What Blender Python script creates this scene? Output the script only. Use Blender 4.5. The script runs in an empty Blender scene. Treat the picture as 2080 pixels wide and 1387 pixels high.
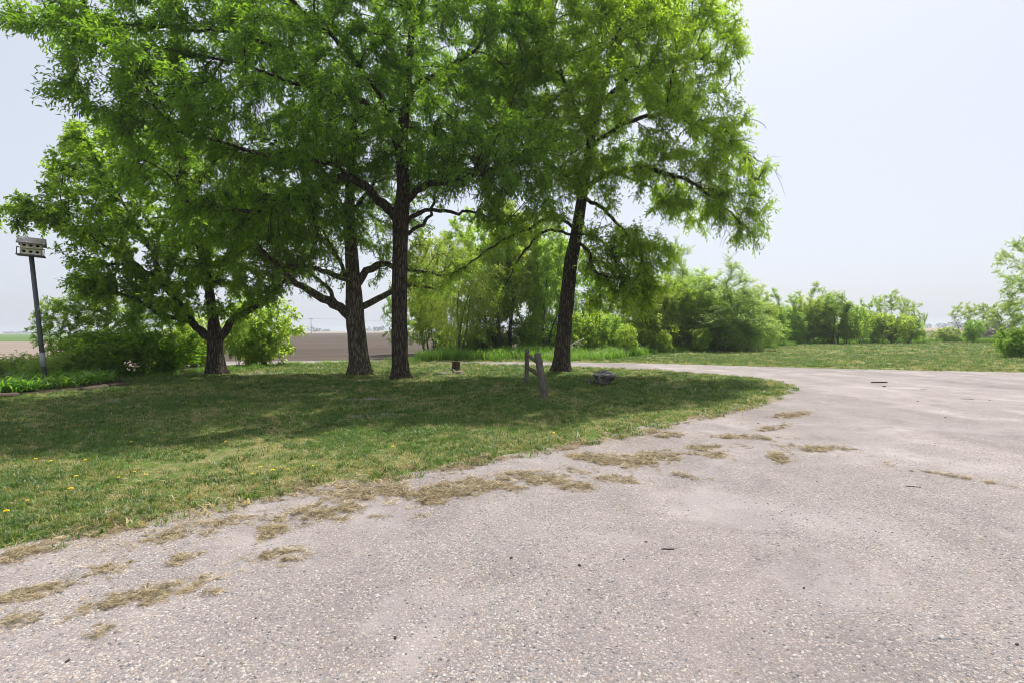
import bpy, bmesh, math, random
import numpy as np
from mathutils import Vector, Matrix

C = bpy.context.scene.collection
SC = bpy.context.scene
R = math.radians

# ------------------------------------------------------------------ camera, sky, sun, exposure
CAM_H, F, CX, CY = 1.5, 1040.0, 1040.0, 693.5
cam_d = bpy.data.cameras.new('camera')
cam = bpy.data.objects.new('camera', cam_d); C.objects.link(cam)
CM = Matrix.Translation((0, 0, CAM_H)) @ Matrix.Rotation(R(90 - 1.3), 4, 'X') @ Matrix.Rotation(R(-0.36), 4, 'Z')
cam.matrix_world = CM
cam_d.lens = 18; cam_d.sensor_width = 36; cam_d.clip_start = 0.05; cam_d.clip_end = 9000
SC.camera = cam

SUN_EL, SUN_AZ = 60, 28          # degrees; azimuth clockwise from +Y (straight ahead)
w = bpy.data.worlds.new('World'); SC.world = w; w.use_nodes = True
nt = w.node_tree; nt.nodes.clear()
sky = nt.nodes.new('ShaderNodeTexSky'); sky.sky_type = 'NISHITA'; sky.sun_disc = False
sky.sun_elevation = R(SUN_EL); sky.sun_rotation = R(SUN_AZ)
sky.air_density = 1.0; sky.dust_density = 4.0; sky.ozone_density = 1.0; sky.altitude = 300
hs = nt.nodes.new('ShaderNodeHueSaturation'); hs.inputs['Saturation'].default_value = 0.8
bg = nt.nodes.new('ShaderNodeBackground'); bg.inputs['Strength'].default_value = 0.142
ow = nt.nodes.new('ShaderNodeOutputWorld')
veil = nt.nodes.new('ShaderNodeMix'); veil.data_type = 'RGBA'; veil.inputs[0].default_value = 0.75
veil.inputs[7].default_value = (4.05, 4.28, 4.8, 1)      # even milky haze over the whole sky
nt.links.new(sky.outputs[0], hs.inputs['Color']); nt.links.new(hs.outputs[0], veil.inputs[6]); nt.links.new(veil.outputs[2], bg.inputs[0]); nt.links.new(bg.outputs[0], ow.inputs[0])
sd_ = bpy.data.lights.new('sun', 'SUN'); sd_.energy = 4.6; sd_.angle = R(0.6); sd_.color = (1.0, 0.95, 0.87)
sun = bpy.data.objects.new('sun', sd_); C.objects.link(sun)
sv = Vector((math.sin(R(SUN_AZ)) * math.cos(R(SUN_EL)), math.cos(R(SUN_AZ)) * math.cos(R(SUN_EL)), math.sin(R(SUN_EL))))
sun.rotation_euler = sv.to_track_quat('Z', 'Y').to_euler()
SC.view_settings.view_transform = 'Standard'; SC.view_settings.look = 'None'
SC.view_settings.exposure = 0.42; SC.view_settings.gamma = 1; SC.view_settings.use_curve_mapping = False
SC.render.engine = 'CYCLES'
SC.cycles.max_bounces = 8; SC.cycles.diffuse_bounces = 4; SC.cycles.transmission_bounces = 5; SC.cycles.glossy_bounces = 2
SC.cycles.volume_bounces = 0
SC.cycles.use_denoising = True; SC.cycles.filter_width = 1.0

# ------------------------------------------------------------------ helpers
CMR = np.array(CM.to_3x3())
def pix(px, py, D):
    """point of the place seen in photo direction (px, py) at D metres ahead"""
    d = CMR @ np.array([(px - CX) / F, (CY - py) / F, -1.0])
    return np.array([0, 0, CAM_H]) + d * (D / d[1])
def gnd(px, py, z=0.0):
    d = CMR @ np.array([(px - CX) / F, (CY - py) / F, -1.0])
    return np.array([0, 0, CAM_H]) + d * ((z - CAM_H) / d[2])
def xat(px, D): return pix(px, 670, D)[0]

def vnoise(x, y, z=0.0, seed=0):
    """value noise, vectorised, 0..1"""
    x = np.asarray(x, float); y = np.asarray(y, float) ; z = np.asarray(z, float) + np.zeros_like(x)
    xi, yi, zi = np.floor(x).astype(np.int64), np.floor(y).astype(np.int64), np.floor(z).astype(np.int64)
    fx, fy, fz = x - xi, y - yi, z - zi
    fx, fy, fz = [t * t * (3 - 2 * t) for t in (fx, fy, fz)]
    def h(a, b, c):
        n = (a * 374761393 + b * 668265263 + c * 2147483647 + seed * 144665) & 0x7fffffff
        n = ((n ^ (n >> 13)) * 1274126177) & 0x7fffffff
        n = ((n ^ (n >> 16)) * 2246822519) & 0x7fffffff
        return (n & 0xffff) / 65535.0
    r = 0
    for dx in (0, 1):
        for dy in (0, 1):
            for dz in (0, 1):
                r = r + h(xi + dx, yi + dy, zi + dz) * (fx if dx else 1 - fx) * (fy if dy else 1 - fy) * (fz if dz else 1 - fz)
    return r
def fbm(x, y, z=0.0, seed=0, o=3):
    r, a, t = 0, 1.0, 0
    for i in range(o):
        r = r + a * vnoise(np.asarray(x) * 2 ** i, np.asarray(y) * 2 ** i, np.asarray(z) * 2 ** i, seed + i * 17); t += a; a *= 0.5
    return r / t
def sstep(a, b, x):
    t = np.clip((x - a) / (b - a), 0, 1); return t * t * (3 - 2 * t)

def mesh_from(name, V, faces, mats, smooth=False, attrs=None, mat_idx=None):
    """V (n,3); faces: list of int arrays (m,k)"""
    me = bpy.data.meshes.new(name)
    V = np.asarray(V, np.float32)
    faces = [np.asarray(f, np.int32) for f in faces if len(f)]
    me.vertices.add(len(V)); me.vertices.foreach_set('co', V.ravel())
    nl = sum(f.size for f in faces); nf = sum(len(f) for f in faces)
    me.loops.add(nl); me.polygons.add(nf)
    me.loops.foreach_set('vertex_index', np.concatenate([f.ravel() for f in faces]))
    tot = np.concatenate([np.full(len(f), f.shape[1], np.int32) for f in faces])
    st = np.concatenate([[0], np.cumsum(tot)[:-1]]).astype(np.int32)
    me.polygons.foreach_set('loop_start', st)
    if smooth: me.polygons.foreach_set('use_smooth', np.ones(nf, bool))
    if mat_idx is not None: me.polygons.foreach_set('material_index', np.asarray(mat_idx, np.int32))
    for m in (mats if isinstance(mats, (list, tuple)) else [mats]): me.materials.append(m)
    for k, a in (attrs or {}).items():
        at = me.attributes.new(k, 'FLOAT', 'POINT'); at.data.foreach_set('value', np.asarray(a, np.float32))
    me.update(calc_edges=True)
    return me
def link(name, me, parent=None, loc=None):
    o = bpy.data.objects.new(name, me); C.objects.link(o)
    if parent is not None: o.parent = parent
    if loc is not None: o.location = [float(t) for t in loc]
    return o
def tag(o, label=None, cat=None, group=None, kind=None):
    if label: o['label'] = label
    if cat: o['category'] = cat
    if group: o['group'] = group
    if kind: o['kind'] = kind
    return o
def thing(name, label, cat, loc=(0, 0, 0), rz=0, group=None):
    o = bpy.data.objects.new(name, None); C.objects.link(o)
    o.empty_display_size = 0.2
    o.location = [float(t) for t in loc]; o.rotation_euler = (0, 0, rz)
    return tag(o, label, cat, group)

class MB:
    """collects shapes into one mesh"""
    def __init__(s): s.V = []; s.Q = []; s.T = []; s.n = 0
    def add(s, V, Q=None, T=None):
        s.V.append(np.asarray(V, float))
        if Q is not None and len(Q): s.Q.append(np.asarray(Q) + s.n)
        if T is not None and len(T): s.T.append(np.asarray(T) + s.n)
        s.n += len(V)
    def box(s, c, half, M=None, jit=0, rng=None):
        v = np.array([[x, y, z] for x in (-1, 1) for y in (-1, 1) for z in (-1, 1)], float) * np.array(half)
        if jit: v += rng.normal(0, jit, v.shape)
        if M is not None: v = v @ np.array(M).T
        s.add(v + np.array(c), [[0, 1, 3, 2], [4, 6, 7, 5], [0, 4, 5, 1], [2, 3, 7, 6], [0, 2, 6, 4], [1, 5, 7, 3]])
    def tube(s, P, rad, sides=6, cap=True, ref=None):
        P = np.asarray(P, float); rad = np.asarray(rad, float); n = len(P)
        d = np.gradient(P, axis=0); d /= np.linalg.norm(d, axis=1)[:, None] + 1e-9
        u = np.array([1, 0, 0.0]) if abs(d[0][0]) < 0.8 else np.array([0, 1.0, 0])
        ang = np.arange(sides) * 2 * math.pi / sides; ca, sa = np.cos(ang)[:, None], np.sin(ang)[:, None]
        out = np.empty((n, sides, 3))
        for i in range(n):
            u = u - d[i] * (u @ d[i]); u /= np.linalg.norm(u) + 1e-9
            v = np.cross(d[i], u)
            r = rad[i] if rad.ndim == 1 else rad[i][:, None]
            out[i] = P[i] + r * (ca * u + sa * v)
        k = np.arange(sides); k2 = (k + 1) % sides
        Q = np.concatenate([np.stack([i * sides + k, i * sides + k2, (i + 1) * sides + k2, (i + 1) * sides + k], 1) for i in range(n - 1)])
        V = out.reshape(-1, 3); T = []
        if cap:
            V = np.concatenate([V, [P[0]], [P[-1]]]); a, b = n * sides, n * sides + 1
            T = np.concatenate([np.stack([k2, k, np.full(sides, a)], 1), np.stack([(n - 1) * sides + k, (n - 1) * sides + k2, np.full(sides, b)], 1)])
        s.add(V, Q, T)
    def mesh(s, name, mats, smooth=False, attrs=None):
        return mesh_from(name, np.concatenate(s.V), ([np.concatenate(s.Q)] if s.Q else []) + ([np.concatenate(s.T)] if s.T else []), mats, smooth, attrs)
    def build(s, name, mat, parent=None, smooth=False, loc=None):
        return link(name, s.mesh(name, mat, smooth), parent, loc)

# ------------------------------------------------------------------ materials
class NT:
    def __init__(s, name):
        s.m = bpy.data.materials.new(name); s.m.use_nodes = True; s.t = s.m.node_tree; s.t.nodes.clear()
        s.out = s.n('ShaderNodeOutputMaterial')
    def n(s, typ, **kw):
        nd = s.t.nodes.new(typ)
        for k, v in kw.items(): setattr(nd, k, v)
        return nd
    def set(s, sock, v):
        if isinstance(v, bpy.types.NodeSocket): s.t.links.new(v, sock)
        elif v is not None:
            if isinstance(v, (tuple, list)) and len(v) == 3 and sock.type == 'RGBA': v = (*v, 1)
            sock.default_value = v
    def noise(s, vec, scale, detail=4, rough=0.55, dist=0):
        nd = s.n('ShaderNodeTexNoise'); s.set(nd.inputs['Vector'], vec)
        nd.inputs['Scale'].default_value = scale; nd.inputs['Detail'].default_value = detail
        nd.inputs['Roughness'].default_value = rough; nd.inputs['Distortion'].default_value = dist
        return nd.outputs['Fac']
    def voro(s, vec, scale, feature='F1', rnd=1):
        nd = s.n('ShaderNodeTexVoronoi', feature=feature); s.set(nd.inputs['Vector'], vec)
        nd.inputs['Scale'].default_value = scale; nd.inputs['Randomness'].default_value = rnd
        return nd
    def wave(s, vec, scale, dist=1, dscale=1, detail=2, typ='BANDS', dr='X'):
        nd = s.n('ShaderNodeTexWave', wave_type=typ); s.set(nd.inputs['Vector'], vec)
        if typ == 'BANDS': nd.bands_direction = dr
        nd.inputs['Scale'].default_value = scale; nd.inputs['Distortion'].default_value = dist
        nd.inputs['Detail Scale'].default_value = dscale; nd.inputs['Detail'].default_value = detail
        return nd.outputs['Fac']
    def mapv(s, vec, scale=(1, 1, 1), rot=(0, 0, 0)):
        nd = s.n('ShaderNodeMapping'); s.set(nd.inputs['Vector'], vec); nd.inputs['Scale'].default_value = scale; nd.inputs['Rotation'].default_value = rot
        return nd.outputs[0]
    def ramp(s, fac, stops, interp='LINEAR'):
        nd = s.n('ShaderNodeValToRGB'); s.set(nd.inputs[0], fac); cr = nd.color_ramp; cr.interpolation = interp
        while len(cr.elements) < len(stops): cr.elements.new(0.5)
        for e, (p, c) in zip(cr.elements, stops):
            e.position = p; e.color = (*c, 1) if isinstance(c, (tuple, list)) else (c, c, c, 1)
        return nd.outputs[0]
    def mix(s, f, a, b, blend='MIX'):
        nd = s.n('ShaderNodeMix', data_type='RGBA', blend_type=blend)
        s.set(nd.inputs[0], f); s.set(nd.inputs[6], a); s.set(nd.inputs[7], b); return nd.outputs[2]
    def math(s, op, a, b=None, c=None, clamp=False):
        nd = s.n('ShaderNodeMath', operation=op, use_clamp=clamp); s.set(nd.inputs[0], a)
        if b is not None: s.set(nd.inputs[1], b)
        if c is not None: s.set(nd.inputs[2], c)
        return nd.outputs[0]
    def coords(s, kind='Object'): return s.n('ShaderNodeTexCoord').outputs[kind]
    def attr(s, name, typ='GEOMETRY'):
        nd = s.n('ShaderNodeAttribute', attribute_type=typ); nd.attribute_name = name; return nd.outputs['Fac']
    def bump(s, h, strength=0.5, dist=0.01, normal=None):
        nd = s.n('ShaderNodeBump'); s.set(nd.inputs['Height'], h); nd.inputs['Strength'].default_value = strength
        nd.inputs['Distance'].default_value = dist
        if normal is not None: s.set(nd.inputs['Normal'], normal)
        return nd.outputs[0]
    def bsdf(s, col, rough=0.8, normal=None, spec=0.3, metal=0):
        b = s.n('ShaderNodeBsdfPrincipled'); s.set(b.inputs['Base Color'], col); s.set(b.inputs['Roughness'], rough)
        b.inputs['Specular IOR Level'].default_value = spec; b.inputs['Metallic'].default_value = metal
        if normal is not None: s.set(b.inputs['Normal'], normal)
        return b.outputs[0]
    def done(s, sh): s.t.links.new(sh, s.out.inputs['Surface']); return s.m

def leaf_mat(name, dark, light, trans, tfac=0.45, rough=0.45, attr_typ='GEOMETRY', extra=None, refl=.62):
    n = NT(name)
    t = n.attr('tint', attr_typ)
    rnd = n.n('ShaderNodeObjectInfo').outputs['Random']
    col = n.mix(t, dark, light)
    if extra: col = n.ramp(t, extra)
    hv = n.n('ShaderNodeHueSaturation')
    n.set(hv.inputs['Hue'], n.math('ADD', 0.488, n.math('MULTIPLY', rnd, 0.024))) if attr_typ == 'GEOMETRY' else None
    n.set(hv.inputs['Color'], col); col = hv.outputs[0]
    tr = n.n('ShaderNodeBsdfTranslucent')
    n.set(tr.inputs[0], n.mix(1.0, col, trans, 'MULTIPLY')); col = n.mix(1.0, col, (refl, refl, refl), 'MULTIPLY')
    mx = n.n('ShaderNodeMixShader'); mx.inputs[0].default_value = tfac
    n.t.links.new(n.bsdf(col, rough, spec=0.5), mx.inputs[1]); n.t.links.new(tr.outputs[0], mx.inputs[2])
    return n.done(mx.outputs[0])
TR = (3.0, 3.0, .95)
M = {}
M['leaf_ash'] = leaf_mat('ash_leaf', (.075, .14, .022), (.15, .245, .036), TR, .55)
M['leaf_ash_b'] = leaf_mat('ash_leaf_pale', (.115, .205, .028), (.19, .30, .042), TR, .56)
M['leaf_elm'] = leaf_mat('elm_leaf', (.10, .17, .035), (.16, .24, .055), TR, .54)
M['leaf_maple'] = leaf_mat('maple_leaf', (.10, .18, .026), (.17, .27, .04), TR, .56)
TB = (2.75, 2.65, 1.3)
M['leaf_light'] = leaf_mat('light_leaf', (.16, .245, .05), (.25, .345, .075), TB, .6)
M['leaf_mid'] = leaf_mat('mid_leaf', (.125, .215, .05), (.205, .305, .07), TB, .6)
M['leaf_grey'] = leaf_mat('grey_leaf', (.155, .225, .085), (.23, .31, .12), TB, .6)
M['leaf_willow'] = leaf_mat('willow_leaf', (.165, .235, .04), (.24, .31, .055), TB, .58)
M['needle'] = leaf_mat('evergreen_needle', (.016, .032, .014), (.03, .055, .02), (1.2, 1.2, 1), 0.15)
M['leaf_lily'] = leaf_mat('strap_leaf', (.10, .215, .04), (.17, .30, .055), TR, 0.42)
M['leaf_fern'] = leaf_mat('feathery_leaf', (.14, .22, .06), (.24, .33, .09), TR, 0.4)
def bark_mat(name, a, b, lichen=None):
    n = NT(name); co = n.coords()
    wob = n.n('ShaderNodeVectorMath', operation='ADD'); n.set(wob.inputs[0], co)
    nz = n.n('ShaderNodeTexNoise'); n.set(nz.inputs['Vector'], co); nz.inputs['Scale'].default_value = 9
    sc = n.n('ShaderNodeVectorMath', operation='SCALE'); n.t.links.new(nz.outputs['Color'], sc.inputs[0]); sc.inputs['Scale'].default_value = .05; n.t.links.new(sc.outputs[0], wob.inputs[1])
    v = n.voro(n.mapv(wob.outputs[0], (1, 1, .15)), 17, 'DISTANCE_TO_EDGE').outputs['Distance']
    f1 = n.noise(n.mapv(co, (1, 1, .22)), 30, 5, .7); f2 = n.noise(co, 3, 3)
    rid = n.ramp(n.math('ADD', n.math('MULTIPLY', v, 1.9), n.math('MULTIPLY', f1, .35)), [(.22, 0.0), (.62, 1.0)])
    col = n.mix(rid, a, b)
    col = n.mix(n.math('MULTIPLY', f2, .5), col, tuple(t * .65 for t in b))
    if lichen: col = n.mix(n.ramp(n.noise(co, 5, 4, .7), [(.55, 0.0), (.7, .5)]), col, lichen)
    return n.done(n.bsdf(col, .95, n.bump(rid, 1.0, .045), .1))
M['bark_ash'] = bark_mat('ash_bark', (.024, .019, .015), (.13, .105, .082))
M['bark_elm'] = bark_mat('elm_bark', (.03, .025, .019), (.22, .185, .14), (.17, .175, .11))
M['bark_thin'] = bark_mat('twig_bark', (.03, .025, .02), (.10, .085, .07))
M['bark_grey'] = bark_mat('grey_bark', (.08, .075, .065), (.2, .185, .165))

def wood_mat(name, a, b, axis=(1, 1, .08), sc=30):
    n = NT(name); co = n.coords()
    g = n.noise(n.mapv(co, axis), sc, 5, .7, .4); k = n.noise(co, 6, 3)
    col = n.mix(n.ramp(g, [(.3, 0.0), (.7, 1.0)]), a, b); col = n.mix(n.math('MULTIPLY', k, .5), col, tuple(t * .55 for t in a))
    return n.done(n.bsdf(col, .9, n.bump(g, .7, .012), .15))
M['post_wood'] = wood_mat('weathered_post_wood', (.05, .043, .036), (.27, .24, .205), (1, 1, .06), 45)
M['rail_wood'] = wood_mat('weathered_rail_wood', (.08, .062, .04), (.24, .19, .12), (1, .08, 1))
M['stump_wood'] = wood_mat('stump_wood', (.045, .028, .02), (.125, .08, .058), (1, 1, .12), 40)
M['board_wood'] = wood_mat('edging_wood', (.07, .05, .04), (.17, .125, .10), (.1, 1, 1), 26)
M['stick_wood'] = wood_mat('stick_wood', (.05, .038, .03), (.13, .10, .08), (.2, 1, 1), 40)
M['pale_stick'] = wood_mat('pale_stick_wood', (.30, .27, .23), (.5, .46, .4), (1, 1, 1), 10)
M['pile_wood'] = wood_mat('brush_wood', (.13, .11, .10), (.30, .26, .24), (1, 1, 1), 4)
M['pole_metal'] = (lambda n: n.done(n.bsdf(n.mix(n.noise(n.coords(), 7, 4), (.06, .065, .075), (.13, .135, .145)), .6, spec=.3)))(NT('dull_grey_post'))
M['pole_band'] = (lambda n: n.done(n.bsdf(n.mix(n.noise(n.coords(), 9, 4), (.25, .27, .29), (.38, .40, .42)), .5, spec=.4)))(NT('pale_metal_sleeve'))
def paint_mat(name, a, b):
    n = NT(name); co = n.coords()
    return n.done(n.bsdf(n.mix(n.ramp(n.noise(n.mapv(co, (1, 1, .35)), 14, 5, .7), [(.35, 0.0), (.7, 1.0)]), a, b), .75, n.bump(n.noise(co, 40, 3), .3, .004), .2))
M['house_paint'] = paint_mat('cream_paint', (.58, .56, .44), (.76, .74, .61))
M['house_trim'] = paint_mat('dark_trim_paint', (.10, .105, .12), (.17, .175, .19))
M['ledge_paint'] = paint_mat('ledge_paint', (.52, .50, .38), (.68, .65, .5))
def shingle():
    n = NT('weathered_roof'); co = n.coords()
    f = n.noise(co, 22, 5, .75); g = n.noise(n.mapv(co, (1, .3, 1)), 40, 3, .7)
    return n.done(n.bsdf(n.mix(n.ramp(f, [(.35, 0.0), (.65, 1.0)]), (.28, .235, .215), n.mix(g, (.5, .46, .44), (.72, .69, .66))), .95, n.bump(g, .6, .01), .1))
M['roof'] = shingle()
M['hole'] = (lambda n: n.done(n.bsdf((.012, .010, .010), .9, spec=.1)))(NT('opening_shade'))  # near-black colour stands for the shade inside openings
def rock(name, a, b, c):
    n = NT(name); co = n.coords()
    f = n.noise(co, 5, 6, .65, .6); g = n.noise(co, 38, 4, .7); wv = n.noise(n.mapv(co, (1, 2.5, 4), (.4, .3, .2)), 3, 4, .6, 1.2)
    col = n.mix(n.ramp(f, [(.35, 0.0), (.65, 1.0)]), a, b); col = n.mix(n.ramp(wv, [(.52, 0.0), (.6, 1.0)]), col, c)
    col = n.mix(n.math('MULTIPLY', g, .4), col, tuple(t * .5 for t in a))
    return n.done(n.bsdf(col, .85, n.bump(n.math('ADD', f, n.math('MULTIPLY', g, .3)), .6, .03), .25))
M['boulder'] = rock('grey_boulder_rock', (.055, .05, .045), (.23, .215, .195), (.52, .49, .45))
M['rock_pale'] = rock('pale_rock', (.13, .14, .10), (.24, .25, .19), (.34, .34, .29))
M['rock_red'] = rock('reddish_rock', (.20, .14, .12), (.34, .26, .23), (.42, .36, .32))
M['petal'] = (lambda n: n.done(n.bsdf((.85, .62, .02), .7, spec=.2)))(NT('yellow_petal'))
M['stalk'] = (lambda n: n.done(n.bsdf((.13, .22, .06), .6, spec=.2)))(NT('green_stalk'))
M['pole_wood'] = (lambda n: n.done(n.bsdf((.09, .08, .07), .9, spec=.1)))(NT('utility_pole_wood'))

# ground materials ------------------------------------------------
def driveway_mat():
    n = NT('exposed_aggregate'); co = n.coords()
    warp = n.n('ShaderNodeVectorMath', operation='ADD'); n.set(warp.inputs[0], co)
    sc = n.n('ShaderNodeVectorMath', operation='SCALE'); nz = n.n('ShaderNodeTexNoise'); n.set(nz.inputs['Vector'], co); nz.inputs['Scale'].default_value = 45
    n.t.links.new(nz.outputs['Color'], sc.inputs[0]); sc.inputs['Scale'].default_value = .012; n.t.links.new(sc.outputs[0], warp.inputs[1])
    wv = warp.outputs[0]
    stops = [(0, (.10, .10, .11)), (.10, (.20, .20, .22)), (.2, (.30, .29, .30)), (.32, (.38, .34, .32)), (.42, (.44, .41, .39)),
             (.52, (.36, .35, .36)), (.62, (.50, .46, .42)), (.72, (.30, .24, .20)), (.78, (.50, .43, .37)), (.86, (.52, .49, .46)), (1, (.58, .55, .51))]
    def layer(scale):
        v = n.voro(wv, scale); s = n.n('ShaderNodeSeparateColor'); n.t.links.new(v.outputs['Color'], s.inputs[0])
        return v.outputs['Distance'], n.ramp(s.outputs[0], stops), s.outputs[1]
    d1, c1, r1 = layer(56); d2, c2, r2 = layer(125)
    paste = n.mix(n.noise(co, 42, 5, .75), (.13, .115, .112), (.46, .42, .405))
    big = n.math('MULTIPLY', n.ramp(d1, [(.36, 1.0), (.52, 0.0)]), n.ramp(r1, [(.38, 0.0), (.42, 1.0)]))
    sm = n.math('MULTIPLY', n.ramp(d2, [(.36, 1.0), (.5, 0.0)]), n.ramp(r2, [(.2, 0.0), (.24, 1.0)]))
    col = n.mix(sm, paste, c2); col = n.mix(big, col, c1)
    # sandy worn places, and broad dull and pale areas
    s1 = n.noise(co, .75, 5, .62, .6); s2 = n.noise(n.mapv(co, (1, .6, 1)), .22, 4, .6)
    sand = n.ramp(s1, [(.52, 0.0), (.63, .82)])
    col = n.mix(sand, col, n.mix(n.noise(co, 90, 2), (.37, .345, .34), (.48, .45, .44)))
    col = n.mix(1.0, col, n.ramp(s2, [(.25, (.66, .64, .642)), (.72, (1.06, 1.03, 1.032))]), 'MULTIPLY')
    m3 = n.noise(co, 1.7, 5, .68, .5); trk = n.noise(n.mapv(co, (1, .05, 1), (0, 0, R(45))), .95, 3, .5, .15)
    col = n.mix(1.0, col, n.ramp(m3, [(.3, (.80, .79, .80)), (.7, (1.10, 1.09, 1.08))]), 'MULTIPLY')
    col = n.mix(1.0, col, n.ramp(trk, [(.35, (.86, .855, .86)), (.65, (1.06, 1.055, 1.05))]), 'MULTIPLY')
    grit = n.noise(co, 260, 2, .7)
    col = n.mix(n.ramp(grit, [(.30, .85), (.46, 0.0)]), col, (.085, .08, .08))
    dist = n.math('MULTIPLY', n.math('SUBTRACT', 1.0, n.math('ADD', n.math('MULTIPLY', big, .6), n.math('MULTIPLY', sm, .3))), 1.0)
    h = n.math('SUBTRACT', n.math('MULTIPLY', grit, .2), dist)
    return n.done(n.bsdf(col, .85, n.bump(h, .55, .006), .25))
M['driveway'] = driveway_mat()
def lawn_mat():
    n = NT('mown_turf'); co = n.coords()
    a = n.noise(co, .55, 5, .65, .4); b = n.noise(co, 7, 5, .7); c = n.noise(n.mapv(co, (1, 1, 1)), 55, 4, .75)
    soil = n.mix(c, (.055, .042, .03), (.17, .135, .085))
    thatch = n.mix(c, (.16, .135, .068), (.36, .31, .165))
    green = n.mix(c, (.045, .09, .016), (.125, .205, .04))
    m1 = n.ramp(n.math('ADD', n.math('MULTIPLY', a, .65), n.math('MULTIPLY', b, .35)), [(.45, 0.0), (.62, .9)])
    col = n.mix(m1, green, thatch)
    bare = n.ramp(n.noise(co, 1.7, 5, .7), [(.62, 0.0), (.70, .8)])
    col = n.mix(bare, col, soil)
    return n.done(n.bsdf(col, .95, n.bump(n.math('ADD', b, n.math('MULTIPLY', c, .5)), .8, .04), .1))
M['lawn'] = lawn_mat()
def field_mat(name, a, b, rot, sc, dist=1.2, patch=(.8, 1.15), streak=None):
    n = NT(name); co = n.coords('Object')
    v = n.mapv(co, (1, 1, 1), (0, 0, rot))
    wv = n.wave(v, sc, dist, .15, 3); nz = n.noise(n.mapv(v, (1, .12, 1)), 1.3, 5, .65); big = n.noise(n.mapv(v, (1, .25, 1)), .035, 4, .6, .5)
    cl = n.noise(co, 9, 4, .8)
    f = n.math('ADD', n.math('MULTIPLY', wv, .35), n.math('ADD', n.math('MULTIPLY', nz, .4), n.math('MULTIPLY', cl, .25)))
    col = n.mix(n.ramp(f, [(.3, 0.0), (.7, 1.0)]), a, b)
    col = n.mix(1.0, col, n.ramp(big, [(.3, (patch[0],) * 3), (.7, (patch[1],) * 3)]), 'MULTIPLY')
    if streak: col = n.mix(n.ramp(n.noise(n.mapv(v, (1, .03, 1)), .5, 3, .6), [(.58, 0.0), (.68, .7)]), col, streak)
    return n.done(n.bsdf(col, .95, n.bump(f, .8, .12), .05))
M['field_brown'] = field_mat('dark_tilled_soil', (.048, .037, .030), (.14, .113, .095), R(80), .42, 1.0, (.75, 1.2), (.22, .18, .155))
M['field_tan'] = field_mat('pale_tilled_soil', (.15, .12, .10), (.33, .275, .23), R(40), .2, 1.5, (.9, 1.1), (.15, .12, .10))
M['field_stubble'] = field_mat('stubble', (.24, .19, .12), (.36, .30, .20), R(90), .1)
M['field_green'] = field_mat('young_crop', (.075, .14, .035), (.12, .20, .05), R(60), .2)
M['wood_floor'] = M['lawn']
M['far_tree'] = (lambda n: n.done(n.bsdf(n.mix(n.noise(n.coords(), .3, 4, .7), (.03, .055, .02), (.075, .115, .04)), .95, spec=.05)))(NT('far_foliage'))
M['mulch'] = (lambda n: n.done(n.bsdf(n.mix(n.noise(n.coords(), 34, 5, .75), (.03, .022, .017), (.12, .09, .07)), .95, n.bump(n.noise(n.coords(), 30, 5, .75), .9, .03), .05)))(NT('bark_mulch'))

grass_stops = [(0, (.045, .095, .018)), (.35, (.085, .165, .028)), (.6, (.15, .25, .045)), (.72, (.28, .28, .09)), (.85, (.42, .35, .18)), (1, (.52, .44, .27))]
M['grass'] = leaf_mat('grass_blade', (0, 0, 0), (0, 0, 0), (1.7, 1.6, .9), .35, .5, 'INSTANCER', grass_stops, 1.0)
M['tall_grass'] = leaf_mat('tall_grass_blade', (.11, .25, .03), (.21, .375, .05), (1.9, 1.8, .9), .4, .45, 'INSTANCER')
hay_stops = [(0, (.11, .105, .05)), (.3, (.27, .22, .12)), (.6, (.44, .35, .21)), (.85, (.60, .50, .34)), (1, (.70, .62, .46))]
M['hay'] = leaf_mat('dry_clipping', (0, 0, 0), (0, 0, 0), (1.2, 1.1, .9), .2, .7, 'INSTANCER', hay_stops, 1.0)
def pebble_mat():
    n = NT('loose_pebble'); t = n.attr('tint', 'INSTANCER'); co = n.coords()
    col = n.ramp(t, [(0, (.07, .07, .075)), (.12, (.17, .18, .20)), (.28, (.30, .30, .31)), (.4, (.42, .37, .33)), (.55, (.50, .46, .42)), (.68, (.36, .27, .2)), (.8, (.46, .43, .40)), (1, (.54, .51, .475))])
    return n.done(n.bsdf(n.mix(n.math('MULTIPLY', n.noise(co, 3, 3), .35), col, (.2, .19, .18)), .7, spec=.3))
M['pebble'] = pebble_mat()

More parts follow.
